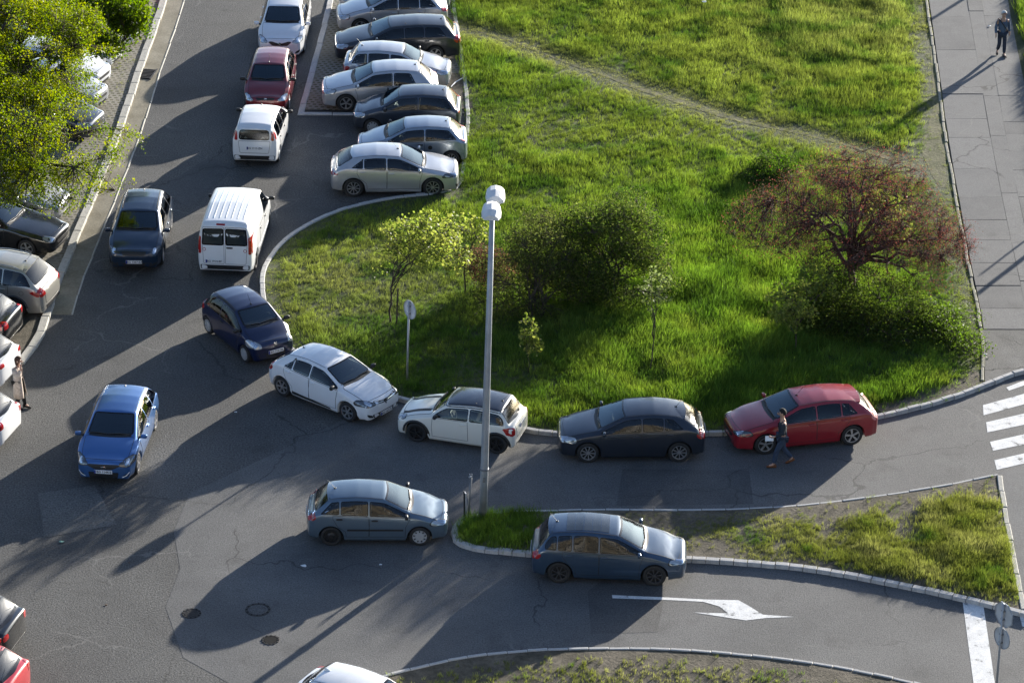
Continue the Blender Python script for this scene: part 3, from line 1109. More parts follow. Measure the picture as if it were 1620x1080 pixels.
        self._fl = np.array([f if len(f) == 4 else (f[0],) * 4 for f in self.F])
        self._big = np.array([len(f) > 4 for f in self.F])
        self._NA = np.array([tuple(n) for n in nrm])

    def _n(self, f):
        a, b, c, d = (self.V[f[0]], self.V[f[1]], self.V[f[len(f) // 2]], self.V[f[-1]])
        n = (c - a).cross(d - b)
        return n.normalized() if n.length > 1e-12 else Vector((0, 0, 0))

    def cv(self, n, s):
        return float(np.interp(s, self.fine, self.C[n]))

    def ray(self, p, proj):
        xm = self.xm
        if proj == 'L':
            o, dr = Vector((xm - p[0], 3, p[1])), Vector((0, -1, 0))
        elif proj == 'R':
            o, dr = Vector((xm - p[0], -3, p[1])), Vector((0, 1, 0))
        elif proj == 'F':
            o, dr = Vector((xm + 2, p[0], p[1])), Vector((-1, 0, 0))
        elif proj == 'B':
            o, dr = Vector((xm - self.d['L'] - 2, p[0], p[1])), Vector((1, 0, 0))
        else:
            o, dr = Vector((xm - p[0], p[1], 4)), Vector((0, 0, -1))
        h, n, i, _ = self.bvh.ray_cast(o, dr)
        if h is None:
            q = o + dr * (2.2 if proj in 'LR' else 2.1)
            h, n, i, _ = self.bvh.find_nearest(q)
        n = n if n.dot(dr) < 0 else -n
        return h, n

    def cutout(self, poly, proj):
        A = self._VA
        if proj in 'LR':
            P = np.stack([self.xm - A[:, 0], A[:, 2]], 1)
            ok = self._NA[:, 1] * (1 if proj == 'L' else -1) > 0.15
        elif proj in 'FB':
            P = A[:, 1:3]
            ok = self._NA[:, 0] * (1 if proj == 'F' else -1) > 0.15
        else:
            P = np.stack([self.xm - A[:, 0], A[:, 1]], 1)
            ok = self._NA[:, 2] > 0.15
        ins = inside(P, poly)
        self.cut |= ins[self._fl].all(1) & ok & ~self._big


def densify(poly, step=0.04, rnd=2):
    P = [np.array(p, float) for p in poly]
    out = []
    for a, b in zip(P, P[1:] + P[:1]):
        n = max(1, int(np.linalg.norm(b - a) / step))
        for k in range(n):
            out.append(a + (b - a) * k / n)
    A = np.array(out)
    for _ in range(rnd):
        A = (np.roll(A, 1, 0) + 2 * A + np.roll(A, -1, 0)) / 4
    return A


def inset(A, d):
    t = np.roll(A, -1, 0) - np.roll(A, 1, 0)
    t /= np.linalg.norm(t, axis=1)[:, None] + 1e-9
    n = np.stack([-t[:, 1], t[:, 0]], 1)
    area = 0.5 * np.sum(A[:, 0] * np.roll(A[:, 1], -1) - np.roll(A[:, 0], -1) * A[:, 1])
    if area < 0:
        n = -n
    return A + n * d


def patch(name, B, proj, poly, mats, parent, off=0.004, border=0.0, rings=(0.66, 0.33), rnd=2, step=0.04, rim=0.012, xoff=0.0):
    """a panel that follows the shell: outline in the side, front, rear or top view, laid on the surface"""
    A = densify(poly, step, rnd)
    n = len(A)
    loops = [A]
    if border:
        loops.append(inset(A, border))
    base = loops[-1]
    c = base.mean(0)
    for k in rings:
        loops.append(c + (base - c) * k)
    V, F, I = [], [], []
    nrm0 = []
    for li, lp in enumerate(loops):
        for p in lp:
            h, nn = B.ray(p, proj)
            if li == 0:
                nrm0.append((h, nn))
            V.append(h + nn * off)
    h, nn = B.ray(c, proj)
    V.append(h + nn * off)
    ci = len(V) - 1
    for li in range(len(loops) - 1):
        for i in range(n):
            j = (i + 1) % n
            F.append((li * n + i, li * n + j, (li + 1) * n + j, (li + 1) * n + i))
            I.append(1 if border and li == 0 else 0)
    li = len(loops) - 1
    for i in range(n):
        F.append((li * n + i, li * n + (i + 1) % n, ci))
        I.append(0)
    r0 = len(V)
    for h, nn in nrm0:
        V.append(h + nn * (off - rim))
    for h, nn in nrm0:
        V.append(h + nn * off)
    for i in range(n):
        j = (i + 1) % n
        F.append((r0 + i, r0 + j, r0 + n + j, r0 + n + i))
        I.append(1 if border else 0)
    # outward facing
    a, b, cc = V[F[0][0]], V[F[0][1]], V[F[0][2]]
    if (b - a).cross(cc - a).dot(nrm0[0][1]) < 0:
        F = [f[::-1] for f in F]
    return mesh(name, V, F, mats, parent, True, I)


# wheels --------------------------------------------------------------
_TY, _RM = {}, {}


def tyre_mesh(r, w):
    k = (round(r, 3), round(w, 3))
    if k not in _TY:
        mb = MB()
        ri = r * 0.66
        prof = [(ri, -w * .40), (ri + .02, -w * .47), (r * .90, -w * .50), (r * .975, -w * .43), (r, -w * .25), (r, w * .25), (r * .975, w * .43), (r * .90, w * .50), (ri + .02, w * .47), (ri, w * .40)]
        mb.lathe(prof, 30, 'Y')
        o = mb.build('tyre', M['tyre'], None, True)
        _TY[k] = o.data
        bpy.data.objects.remove(o)
    return _TY[k]


def rim_mesh(r, w, style):
    k = (round(r, 3), style)
    if k not in _RM:
        mb = MB()
        R = r * 0.68
        y0 = w * 0.5
        # faces +Y
        mb.lathe([(R, y0 * .88), (R * 1.0, y0 * 1.0), (R * .93, y0 * .98), (R * .90, y0 * .6)], 30, 'Y', mi=0)
        mb.lathe([(R * .90, y0 * .45), (0.001, y0 * .40)], 24, 'Y', mi=1)
        main = {'steel': 'black_rim', 'black': 'black_rim', 'dark': 'dark_rim', 'cap': 'hubcap', 'slot': 'hubcap'}.get(style, 'alloy')
        ns = {'five': 5, 'multi': 9, 'dark': 8, 'cap': 8, 'slot': 9, 'six': 6, 'black': 5, 'steel': 0}[style]
        if style == 'slot':
            mb.lathe([(R * .64, y0 * .86), (R * .58, y0 * 1.02), (0.001, y0 * 1.06)], 24, 'Y')
        elif style == 'steel':
            mb.lathe([(R * .90, y0 * .62), (R * .55, y0 * .70), (R * .35, y0 * .92), (0.001, y0 * .94)], 24, 'Y')
            for a in range(8):
                t = a * math.pi / 4
                c = (R * .66 * math.cos(t), y0 * .71, R * .66 * math.sin(t))
                mb.lathe([(R * .10, 0.004), (0.001, 0.006)], 8, 'Y', c, 1)
        else:
            mb.lathe([(R * .20, y0 * .6), (R * .19, y0 * .96), (0.001, y0 * 1.0)], 14, 'Y')
        w0, w1 = {'five': (.17, .30), 'multi': (.09, .13), 'dark': (.08, .16), 'cap': (.20, .30), 'slot': (.20, .34), 'six': (.14, .24), 'black': (.16, .3)}.get(style, (0, 0))
        for a in range(ns):
            t = 2 * math.pi * a / ns + math.pi / 2
            ca, sa = math.cos(t), math.sin(t)
            P = []
            for rr, ww, yy in ((R * .12, w0 * R, y0 * .93), (R * .94, w1 * R, y0 * .95)):
                for s in (-1, 1):
                    for dy in (0, -.035):
                        P.append((rr * ca - s * ww / 2 * sa * 1.0, yy + dy, rr * sa + s * ww / 2 * ca))
            mb.add(P, [(0, 2, 6, 4), (1, 5, 7, 3), (0, 4, 5, 1), (2, 3, 7, 6), (4, 6, 7, 5)])
        o = mb.build('rim', [M[main], M['under']], None, False)
        _RM[k] = o.data
        bpy.data.objects.remove(o)
    return _RM[k]


def seat_meshes():
    mb = MB()
    mb.box((0, 0, .10), (.50, .48, .16), bev=.05)
    V = []
    mb.box((-.27, 0, .42), (.15, .47, .58), bev=.05)
    s = mb.build('seat', M['seat'])
    a = s.data
    bpy.data.objects.remove(s)
    mb = MB()
    mb.box((0, 0, 0), (.10, .26, .18), bev=.035)
    s = mb.build('headrest', M['seat'])
    b = s.data
    bpy.data.objects.remove(s)
    mb = MB()
    mb.box((0, 0, .10), (.48, 1.20, .16), bev=.05)
    mb.box((-.25, 0, .38), (.15, 1.20, .52), bev=.05)
    s = mb.build('rear_bench', M['seat'])
    c = s.data
    bpy.data.objects.remove(s)
    mb = MB()
    mb.lathe([(.185 + .016 * math.cos(t), .016 * math.sin(t)) for t in np.linspace(0, 2 * math.pi, 7)[:-1]], 20, 'Z', closed=True)
    mb.box((0, 0, 0), (.10, .34, .02))
    mb.box((0, 0, .01), (.14, .12, .03))
    s = mb.build('steering_wheel', M['grey_plastic'])
    e = s.data
    bpy.data.objects.remove(s)
    return a, b, c, e


SEAT, HEADREST, BENCH, WHEEL_ST = seat_meshes()
_mb = MB()
_n, _s = 16, 10
_V, _F = [], []
for i in range(_s + 1):
    ph = -math.pi / 2 + math.pi * i / _s
    for k in range(_n):
        t = 2 * math.pi * k / _n
        sp = lambda v, e: math.copysign(abs(v) ** e, v)
        _V.append((0.5 * sp(math.cos(ph), .6) * sp(math.cos(t), .6), 0.5 * sp(math.cos(ph), .6) * sp(math.sin(t), .6), 0.5 * sp(math.sin(ph), .6)))
for i in range(_s):
    for k in range(_n):
        j = (k + 1) % _n
        _F.append((i * _n + k, i * _n + j, (i + 1) * _n + j, (i + 1) * _n + k))
_PILL = (_V, _F)


def pill(name, mat, parent, loc, size, rz=0.0):
    V = [(v[0] * size[0], v[1] * size[1], v[2] * size[2]) for v in _PILL[0]]
    o = mesh(name, V, _PILL[1], mat, parent, True)
    o.location = loc
    o.rotation_euler = (0, 0, rz)
    return o


def text(name, s, size, mat, parent, loc, rot):
    c = bpy.data.curves.new(name, 'FONT')
    c.body = s
    c.size = size
    c.align_x = 'CENTER'
    c.align_y = 'CENTER'
    c.offset = 0.0015
    c.resolution_u = 2
    t = bpy.data.objects.new(name, c)
    me = bpy.data.meshes.new_from_object(t)
    bpy.data.objects.remove(t)
    bpy.data.curves.remove(c)
    me.name = name
    me.materials.clear()
    me.materials.append(mat)
    o = bpy.data.objects.new(name, me)
    o.location = loc
    o.rotation_euler = rot
    return link(o, parent)


PAINT = {}
HATCH = dict(L=4.1, W=1.74, H=1.47, wb=2.55, fo=.82, zn=.76, zc=1.00, sc=1.10, st=1.86, zt=1.40, sr=3.42, zr=1.40, sb=3.88, zb=1.00, ze=.92, rw=.68, xf=.26, xr=.16, bf=.90, br=.97,
             tr=.31, tw=.20, rim='five', doors=5, pil=None, end=None, glass='glass', lamp='lamp',
             hl=(.50, .93, -.17, -.02), tl=(.62, .96, .72, .98), grille=(.50, -.30, -.20), intake=(.62, .22, .36), handles='body', mirror='body', trim=True)


def car(name, label, cat, a, b, side, col, group=None, detail=2, heading=None, yaw=0.0, **kw):
    """a,b: image pixels of the front and rear tyre contacts on the given side (+1 car's left)"""
    d = dict(HATCH)
    d.update(kw)
    hw = d['W'] / 2
    if heading is not None:          # a: image pixel, b: which point of the car it is
        az = math.radians(heading)
        dr = np.array([math.cos(az), math.sin(az)])
        nl = np.array([-dr[1], dr[0]])
        ctr = np.array(G(*a)) - dr * {'nose': d['fo'] + d['wb'] / 2, 'tail': d['fo'] + d['wb'] / 2 - d['L'], 'rear_wheel': -d['wb'] / 2, 'front_wheel': d['wb'] / 2}[b]
        ctr = ctr - nl * side * (hw - .05)
    else:
        A, Bp = np.array(G(*a)), np.array(G(*b))
        dr = (A - Bp) / np.linalg.norm(A - Bp)
        nl = np.array([-dr[1], dr[0]])
        ctr = (A + Bp) / 2 - nl * side * (hw - .05)
    root = tag(empty(name, (ctr[0], ctr[1], d.get('z0', 0.0)), math.atan2(dr[1], dr[0]) + yaw), label, cat, group)
    B = Body(d)
    xm, L, H = B.xm, d['L'], d['H']
    P = M[col] if isinstance(col, str) else col
    gl = M['glass'] if d['glass'] == 'mixed' else M[d['glass']]
    s0, s1 = B.fine[0], B.fine[-1]

    # --- glass
    sc, st = d['sc'], d['st']
    ss = np.linspace(sc + .03, st - .015, 9)
    wsp = [(s + .10 * (1 - (i / 8)) * 1.0, B.cv('p3y', s) - .045) for i, s in enumerate(ss)]
    left = [(s, y) for s, y in wsp]
    ws = [(sc + .015 + .085 * abs(t) ** 2, t * (left[0][1] - .05)) for t in np.linspace(-.9, .9, 9)] + left + [(st - .015 - .05 * (1 - t * t), t * left[-1][1]) for t in np.linspace(.9, -.9, 9)] + [(s, -y) for s, y in left[::-1]]
    patch('windscreen', B, 'T', ws, [M['windscreen'], M['frit']], root, .005, .05, (0.75, 0.5, 0.25), rnd=1, step=.06)
    B.cutout(inset(np.array(ws), .02), 'T')
    # rear window
    if d.get('rw_poly'):
        rp = d['rw_poly']
        rp = [(y * hw, z) for y, z in rp] + [(-y * hw, z) for y, z in rp[::-1]]
    else:
        za, zz = d['zb'] + .0, d['zr'] - .035
        ya, yb = B.cv('p3y', d['sb'] - .03) - .02, B.cv('p3y', d['sr'] + .03) - .03
        rp = [(ya, za), (yb, zz), (-yb, zz), (-ya, za)]
    rp_d = densify(rp, .05, 2)
    if d.get('split_rear'):
        for sgn in (1, -1):
            q = [(y, z) for y, z in d['split_rear']]
            q = [(sgn * y * hw, z) for y, z in q]
            patch('rear_window', B, 'B', q, [M['glass_tint'], M['frit']], root, .006, .045, (0.6, 0.3), rnd=3)
            B.cutout(inset(densify(q), .02), 'B')
    else:
        patch('rear_window', B, 'B', rp, [M['rear_glass'] if d['glass'] == 'glass' else M['glass_tint'], M['frit']], root, .005, .05, (0.66, 0.33), rnd=2, step=.06)
        B.cutout(inset(rp_d, .02), 'B')
    # side windows
    top = lambda s: B.cv('p3z', s) - d.get('rail', .055)
    low = lambda s: B.cv('p2z', s) + .028
    sa = next((s for s in np.arange(sc, st + .5, .02) if top(s) - low(s) > .03), st)
    se = d['end'] or next((s for s in np.arange(d['sr'] + .6, d['sr'] - .6, -.02) if s < s1 and top(s) - low(s) > .05), d['sr'])
    pil = d['pil'] or ([st + .42, st + 1.22] if d['doors'] == 5 else [st + .62])
    cuts = [sa] + list(pil) + [se]
    for sgn, pj in ((1, 'L'), (-1, 'R')):
        for k, (u, v) in enumerate(zip(cuts[:-1], cuts[1:])):
            if v - u < .1 or (d.get('panel_van') and k > 0):
                continue
            u2, v2 = u + (.0 if k == 0 else .02), v - (.0 if k == len(cuts) - 2 else .02)
            n = 9
            tp = np.linspace(u2, v2, n)
            rake = d.get('rake', .16) if k == len(cuts) - 2 else 0.0
            poly = [(s, low(s)) for s in tp] + [(s - rake * 0, top(s)) for s in tp[::-1]]
            if rake and d.get('kick'):
                poly = [(s, low(s)) for s in np.linspace(u2, v2 - .02, n)] + [(s, top(s)) for s in np.linspace(v2 - d['kick'], u2, n)]
            patch('side_window', B, pj, poly, [gl if (k == 0 or d['glass'] != 'mixed') else M['glass_tint'], M['frit']], root, .005, .028, (0.66, 0.33), rnd=1, step=.045)
            B.cutout(inset(densify(poly, .045, 1), .012), pj)
    # --- shell
    F = [f for f, c in zip(B.F, B.cut) if not c]
    mesh('body', B.V, F, P, root, True)

    # --- under side and cabin floor
    mb = MB()
    mb.box((xm - L / 2, 0, .34), (L - .5, d['W'] - .56, .36), bev=.04)
    mb.box((xm - (B.ax[0] + B.ax[1]) / 2, 0, .22), (d['wb'] - 2 * B.R - .02, d['W'] - .16, .12), bev=.02)
    mb.build('underbody', M['under'], root)

    # --- wheels
    for s in B.ax:
        for sgn in (1, -1):
            w = empty('wheel', (xm - s, sgn * (hw - .035 - d['tw'] / 2 - d.get('tuck', 0.0)), d['tr']), parent=root)
            if sgn < 0:
                w.rotation_euler = (0, 0, math.pi)
            inst('tyre', tyre_mesh(d['tr'], d['tw']), w, rot=(0, random.uniform(0, 6), 0))
            sty = d['rim']
            if isinstance(sty, tuple):
                sty = sty[0] if s == B.ax[0] else sty[1]
            inst('rim', rim_mesh(d['tr'], d['tw'], sty), w, rot=(0, random.uniform(0, 6), 0))

    # --- front
    zn = d['zn']
    y0, y1, z0, z1 = d['hl']
    for sgn in (1, -1):
        q = [(sgn * y0 * hw, zn + z0 * .8), (sgn * y1 * hw * .985, zn + z0 * 1.0), (sgn * y1 * hw, zn + z1 + .0), (sgn * (y1 - .10) * hw, zn + z1 + .045), (sgn * (y0 + .16) * hw, zn + z1), (sgn * y0 * hw, zn + z1 - .05)]
        if d.get('round_lamp'):
            q = [(sgn * (.70 + .17 * math.cos(t)) * hw, zn - .10 + .105 * math.sin(t)) for t in np.linspace(0, 2 * math.pi, 14)[:-1]]
        hl = patch('headlight', B, 'F', q, [M[d['lamp']], M['black']], root, .006, .012, (0.6, 0.3), rnd=2, step=.035)
        if detail > 1:
            cq = np.mean(np.array(q), 0)
            q2 = [(cq[0] + sgn * .0 + .055 * math.cos(t), cq[1] + .05 * math.sin(t)) for t in np.linspace(0, 2 * math.pi, 11)[:-1]]
            patch('reflector', B, 'F', q2, M['chrome'], hl, .010, 0, (0.5,), rnd=0, step=.1)
    gw, ga, gb = d['grille']
    gq = d.get('grille_poly')
    gq = [(y * hw, zn + z) for y, z in gq] if gq else [(-gw * hw, zn + gb), (-gw * .85 * hw, zn + ga), (gw * .85 * hw, zn + ga), (gw * hw, zn + gb)]
    patch('grille', B, 'F', gq, M['black'], root, .005, 0, (.5,), rnd=1)
    iw, ia, ib = d['intake']
    patch('air_intake', B, 'F', [(-iw * hw, ib), (-iw * .9 * hw, ia), (iw * .9 * hw, ia), (iw * hw, ib)], M['black'], root, .005, 0, (.5,), rnd=1)
    if d.get('fogs'):
        for sgn in (1, -1):
            q = [(sgn * .60 * hw, .27), (sgn * .78 * hw, .30), (sgn * .84 * hw, .42), (sgn * .66 * hw, .36)]
            f = patch('fog_lamp_recess', B, 'F', q, M['black'], root, .005, 0, (.5,), rnd=1)
            if d['fogs'] == 'led':
                q = [(sgn * .60 * hw, .275), (sgn * .74 * hw, .315), (sgn * .83 * hw, .42), (sgn * .80 * hw, .42), (sgn * .71 * hw, .34), (sgn * .60 * hw, .30)]
                patch('day_running_light', B, 'F', q, M['white_pl'], f, .009, 0, (.5,), rnd=0)
    # bonnet with its shut line
    sn = d['xf'] * .55
    nb = [(sn + .10 * (t * t), t * .74 * hw * d.get('nose', .86) / .86) for t in np.linspace(-1, 1, 9)]
    e = sc - .015
    bq = nb + [(s, B.cv('p3y', s) + .0) for s in np.linspace(d['xf'] + .2, e + .06, 6)] + [(e + .05 * abs(t) ** 2, t * (B.cv('p3y', e) - .02)) for t in np.linspace(.9, -.9, 7)] + [(s, -B.cv('p3y', s)) for s in np.linspace(e + .06, d['xf'] + .2, 6)]
    patch('bonnet', B, 'T', bq, [P, M['black']], root, .006, .012, (.75, .5, .25), rnd=1, step=.06, rim=.008)
    if d.get('stripes'):
        for sgn in (1, -1):
            q = [(sn + .04, sgn * .42 * hw), (sn + .05, sgn * .58 * hw), (e, sgn * .60 * hw), (e, sgn * .42 * hw)]
            patch('bonnet_stripe', B, 'T', q, M['black'], root, .008, 0, (.6, .3), rnd=0)
    # cowl and wipers
    if detail > 0:
        cw = [(sc - .055 + .085 * t * t, t * (left[0][1] - .02)) for t in np.linspace(-.95, .95, 9)] + [(sc + .035 + .085 * t * t, t * (left[0][1] - .03)) for t in np.linspace(.95, -.95, 9)]
        patch('cowl_panel', B, 'T', cw, M['black'], root, .007, 0, (.5,), rnd=0, step=.08)
        for (ya, yb) in ((-.05, .52), (-.60, -.08)):
            pts = []
            for t in np.linspace(0, 1, 5):
                y = (ya + (yb - ya) * t) * hw * 1.25
                s = sc + .03 + .085 * (y / hw) ** 2 + .09 * t * (1 - t) + .03
                h, nn = B.ray((s, y), 'T')
                pts.append(h + nn * .022)
            mb = MB()
            mb.tube(pts, .011, 5)
            mb.build('wiper', M['black'], root)

    # --- doors
    bl = lambda s: B.cv('p2z', s) + .012
    if d['doors'] == 5:
        dd = [(sa - .02, pil[0]), (pil[0] + .012, min(pil[0] + 1.02, B.ax[1] + .12))]
    else:
        dd = [(sa - .02, pil[0])]
    if d.get('panel_van'):
        dd = [(sa - .04, pil[0]), (pil[0] + .012, pil[0] + 1.0)]
    for sgn, pj in ((1, 'L'), (-1, 'R')):
        for k, (u, v) in enumerate(dd):
            zl = .30
            u0 = max(u, B.ax[0] + B.R + .05)
            low_end = B.ax[1] - B.R - .05
            q = [(u0, zl), (u0 - .02, .62), (u, bl(u + .03))]
            q += [(s, bl(s)) for s in np.linspace(u + .1, v - .02, 6)]
            if v > low_end:
                q += [(v - .01, .88), (B.ax[1] - B.R * .55, d['tr'] + B.R * .92), (low_end, d['tr'] + .18), (low_end - .02, zl)]
            else:
                q += [(v, .60), (v, zl)]
            dr_o = patch('door', B, pj, q, [P, M['black']], root, .006, .011, (.75, .5, .25), rnd=0, step=.06, rim=.008)
            hs = v - .16
            if k == 1 and v > low_end:
                hs = v - .20
            h, nn = B.ray((hs, bl(hs) - .10), pj)
            hm = P if d['handles'] == 'body' else M['black']
            o = pill('handle', hm, dr_o, h + nn * .02, (.19, .05, .045))
    if d.get('fuel_flap'):
        fs, fz, pj = d['fuel_flap']
        q = [(fs + .075 * math.cos(t), fz + .075 * math.sin(t)) for t in np.linspace(0, 2 * math.pi, 13)[:-1]]
        patch('fuel_flap', B, pj, q, [M['black'] if d.get('flap_black') else P, M['black']], root, .005, .008, (.5,), rnd=0)
    if d.get('side_strip'):
        for pj in 'LR':
            q = [(B.ax[0] + B.R + .10, .50), (B.ax[1] - B.R - .10, .50), (B.ax[1] - B.R - .10, .555), (B.ax[0] + B.R + .10, .555)]
            patch('side_moulding', B, pj, q, M[d['side_strip']], root, .012, 0, (.5,), rnd=0)
    if d.get('sill_strip'):
        for pj in 'LR':
            q = [(B.ax[0] + B.R + .25, .22), (B.ax[1] - B.R - .05, .24), (B.ax[1] - B.R - .05, .34), (B.ax[0] + B.R + .30, .26)]
            patch('sill_moulding', B, pj, q, M['black'], root, .010, 0, (.5,), rnd=0)
    if d.get('arch_trim'):
        for pj in 'LR':
            for s in B.ax:
                R0, R1 = B.R + .003, B.R + .065
                t1 = np.linspace(-.05, math.pi + .05, 15)
                V, Fs = [], []
                for t in t1:
                    for R_ in (R0, R1):
                        h, nn = B.ray((s + R_ * math.cos(t), d['tr'] + R_ * math.sin(t)), pj)
                        V.append(h + nn * .014)
                    h, nn = B.ray((s + R1 * math.cos(t), d['tr'] + R1 * math.sin(t)), pj)
                    V.append(h - nn * .01)
                for i in range(len(t1) - 1):
                    for q_ in (0, 1):
                        f = (i * 3 + q_, i * 3 + 3 + q_, i * 3 + 4 + q_, i * 3 + 1 + q_)
                        Fs.append(f)
                mesh('wheel_arch_trim', V, Fs, M['black'] if d['arch_trim'] is True else M['grey_plastic'], root, True)

    # --- rear
    y0, y1, z0, z1 = d['tl']
    y1 = min(y1, .87)
    if d.get('tl_poly') and not d.get('boxy') and not d.get('tl_full'):
        d['tl_poly'] = [(min(y, .88), z) for y, z in d['tl_poly']]
    for sgn in (1, -1):
        q = d.get('tl_poly')
        q = [(sgn * y * hw, z) for y, z in q] if q else [(sgn * y0 * hw, z0 + .02), (sgn * y1 * hw, z0), (sgn * y1 * hw, z1 - .03), (sgn * (y0 + y1) / 2 * hw, z1), (sgn * y0 * hw, z1 - .02)]
        t_o = patch('tail_light', B, 'B', q, [M[d.get('tlm', 'red')], M['red']], root, .007, .014, (.6, .3), rnd=1, step=.035)
        pj = 'L' if sgn > 0 else 'R'
        if d.get('tl_side', True):
            se_ = L - d['xr'] - .01
            zz0, zz1 = (min(z for _, z in d['tl_poly']), max(z for _, z in d['tl_poly'])) if d.get('tl_poly') else (z0, z1)
            wd = d.get('tl_wrap', .15)
            q = [(se_ - wd, (zz0 + zz1) / 2 + .03), (se_ - .02, zz0 + .01), (se_ + .05, zz0 + .01), (se_ + .05, zz1 - .03), (se_ - .05, zz1 - .02)]
            patch('wrap', B, pj, q, M[d.get('tlm', 'red')], t_o, .006, 0, (.5,), rnd=1, step=.05)
    if d.get('rear_bumper', True):
        q = [(-.84 * hw, .30), (-.86 * hw, .46), (.86 * hw, .46), (.84 * hw, .30)] if d.get('rear_bumper') else [(-.62 * hw, .27), (-.66 * hw, .35), (.66 * hw, .35), (.62 * hw, .27)]
        patch('rear_bumper_insert', B, 'B', q, M['black'], root, .006, 0, (.66, .33), rnd=1)
    # tailgate outline
    if detail > 1:
        zt_ = d.get('gate_z', .52)
        q = [(-.60 * hw, zt_), (-.66 * hw, d['zb'] - .04), (.66 * hw, d['zb'] - .04), (.60 * hw, zt_)]
        if d.get('boxy'):
            q = d.get('gate_poly') or q
        if not d.get('split_rear'):
            patch('tailgate', B, 'B', q, [P, M['black']], root, .005, .011, (.66, .33), rnd=1, rim=.007)
    if d.get('spoiler'):
        mb = MB()
        n = 9
        V, Fs = [], []
        ln, dp = d['spoiler']
        for t in np.linspace(-1, 1, n):
            y = t * (d['rw'] - .03) * hw
            for s, up in ((d['sr'] - .18, .002), (d['sr'] + .0, .012), (d['sr'] + ln - .05 * t * t, .012), (d['sr'] + ln - .05 * t * t, -.018), (d['sr'] + .03, -.05)):
                h, nn = B.ray((min(d['sr'] - .02, s), y), 'T')
                V.append((xm - s, y, h.z + up - max(0, s - d['sr']) * dp - .015 * t * t))
        for i in range(n - 1):
            for k in range(5):
                k2 = (k + 1) % 5
                Fs.append((i * 5 + k, i * 5 + k2, i * 5 + 5 + k2, i * 5 + 5 + k))
        Fs += [tuple(range(4, -1, -1)), tuple(range((n - 1) * 5, n * 5))]
        Fs = [f[::-1] for f in Fs]
        mesh('spoiler', V, Fs, M['black'] if d.get('spoiler_black') else P, root, False)

    # --- plates
    for end, pj in (('front_plate', 'F'), ('rear_plate', 'B')):
        tx = d.get(end)
        if not tx:
            continue
        z = d.get('fz', .42) if pj == 'F' else d.get('rz', .66)
        py = d.get('plate_y', 0.0) if pj == 'B' else 0.0
        h, nn = B.ray((py, z), pj)
        sx = 1 if pj == 'F' else -1
        pl = empty('number_plate', (h.x + sx * .02, h.y, h.z), 0 if pj == 'F' else math.pi, root)
        mb = MB()
        mb.box((0, 0, 0), (.012, .52, .115), bev=.004)
        mb.box((.0075, -.235, 0), (.003, .045, .105), mi=1)
        mb.build('plate', [M['white_pl'], M['blue_pl']], pl)
        text('lettering', tx, .098, M['ink'], pl, (.0095, .024, 0), (math.pi / 2, 0, math.pi / 2))
    # --- mirrors
    for sgn in (1, -1):
        s = sa + .10
        z = bl(s) + .085
        y = B.cv('p2y', s) - .02
        mm = P if d['mirror'] == 'body' else M['black']
        mr = pill('mirror', mm, root, (xm - s, sgn * (y + .125), z), (.10, .19, .125), sgn * -.12)
        mb = MB()
        mb.tube([(.0, -sgn * .06, -.03), (-.0, -sgn * .15, -.05)], [.03, .035], 6)
        mb.build('arm', M['black'], mr)
    # --- antenna
    an = d.get('antenna', 'rod')
    if an:
        s = d['sr'] - .14 if an != 'front' else st + .06
        h, nn = B.ray((s, 0.0), 'T')
        mb = MB()
        if an == 'fin':
            mb.add([(h.x + .10, 0, h.z), (h.x - .10, .03, h.z - .01), (h.x - .10, -.03, h.z - .01), (h.x - .09, 0, h.z + .075)], [(0, 1, 3), (0, 3, 2), (1, 2, 3)])
            mb.build('antenna', P, root)
        else:
            mb.box((h.x, 0, h.z + .008), (.07, .035, .03), bev=.008)
            mb.tube([(h.x, 0, h.z + .01), (h.x - .20, 0, h.z + .26)], [.006, .004], 5)
            mb.build('antenna', M['black'], root)
    if d.get('roof_rails'):
        for sgn in (1, -1):
            pts = []
            for s in np.linspace(st + .15, d['sr'] - .15, 9):
                h, nn = B.ray((s, sgn * (B.cv('p3y', s) - .05)), 'T')
                pts.append(h + Vector((0, 0, .045 if .1 < (s - st - .15) < (d['sr'] - st - .4) else .005)))
            mb = MB()
            mb.tube(pts, .016, 6)
            mb.build('roof_rail', M['black'] if d['roof_rails'] == 'black' else M['galv'], root)
    elif d.get('trim') and detail > 0:
        for sgn in (1, -1):
            pts = []
            for s in np.linspace(st + .02, d['sr'] - .02, 9):
                h, nn = B.ray((s, sgn * (B.cv('p3y', s) - .045)), 'T')
                pts.append(h + nn * .001)
            mb = MB()
            mb.tube(pts, .007, 5)
            mb.build('roof_moulding', M['black'], root)
    if d.get('roof_color'):
        q = [(st - .03 - .05 * (1 - t * t), t * (B.cv('p3y', st) + .0)) for t in np.linspace(-1, 1, 9)] + [(s, B.cv('p3y', s) + .025) for s in np.linspace(st + .05, d['sr'] - .02, 10)] + [(d['sr'] + .03, t * (B.cv('p3y', d['sr']) - .0)) for t in np.linspace(1, -1, 7)] + [(s, -B.cv('p3y', s) - .025) for s in np.linspace(d['sr'] - .02, st + .05, 10)]
        patch('roof', B, 'T', q, PAINT[d['roof_color']], root, .006, 0, (.9, .75, .5, .25), rnd=1, step=.06)
    if d.get('sunroof'):
        u, v, wd, n = d['sunroof']
        for k in range(n):
            p, q_ = u + (v - u) * k / n, u + (v - u) * (k + 1) / n - .014
            patch('sunroof_panel', B, 'T', [(p, -wd), (q_, -wd), (q_, wd), (p, wd)], M['solar'], root, .007, 0, (.66, .33), rnd=0, step=.1)
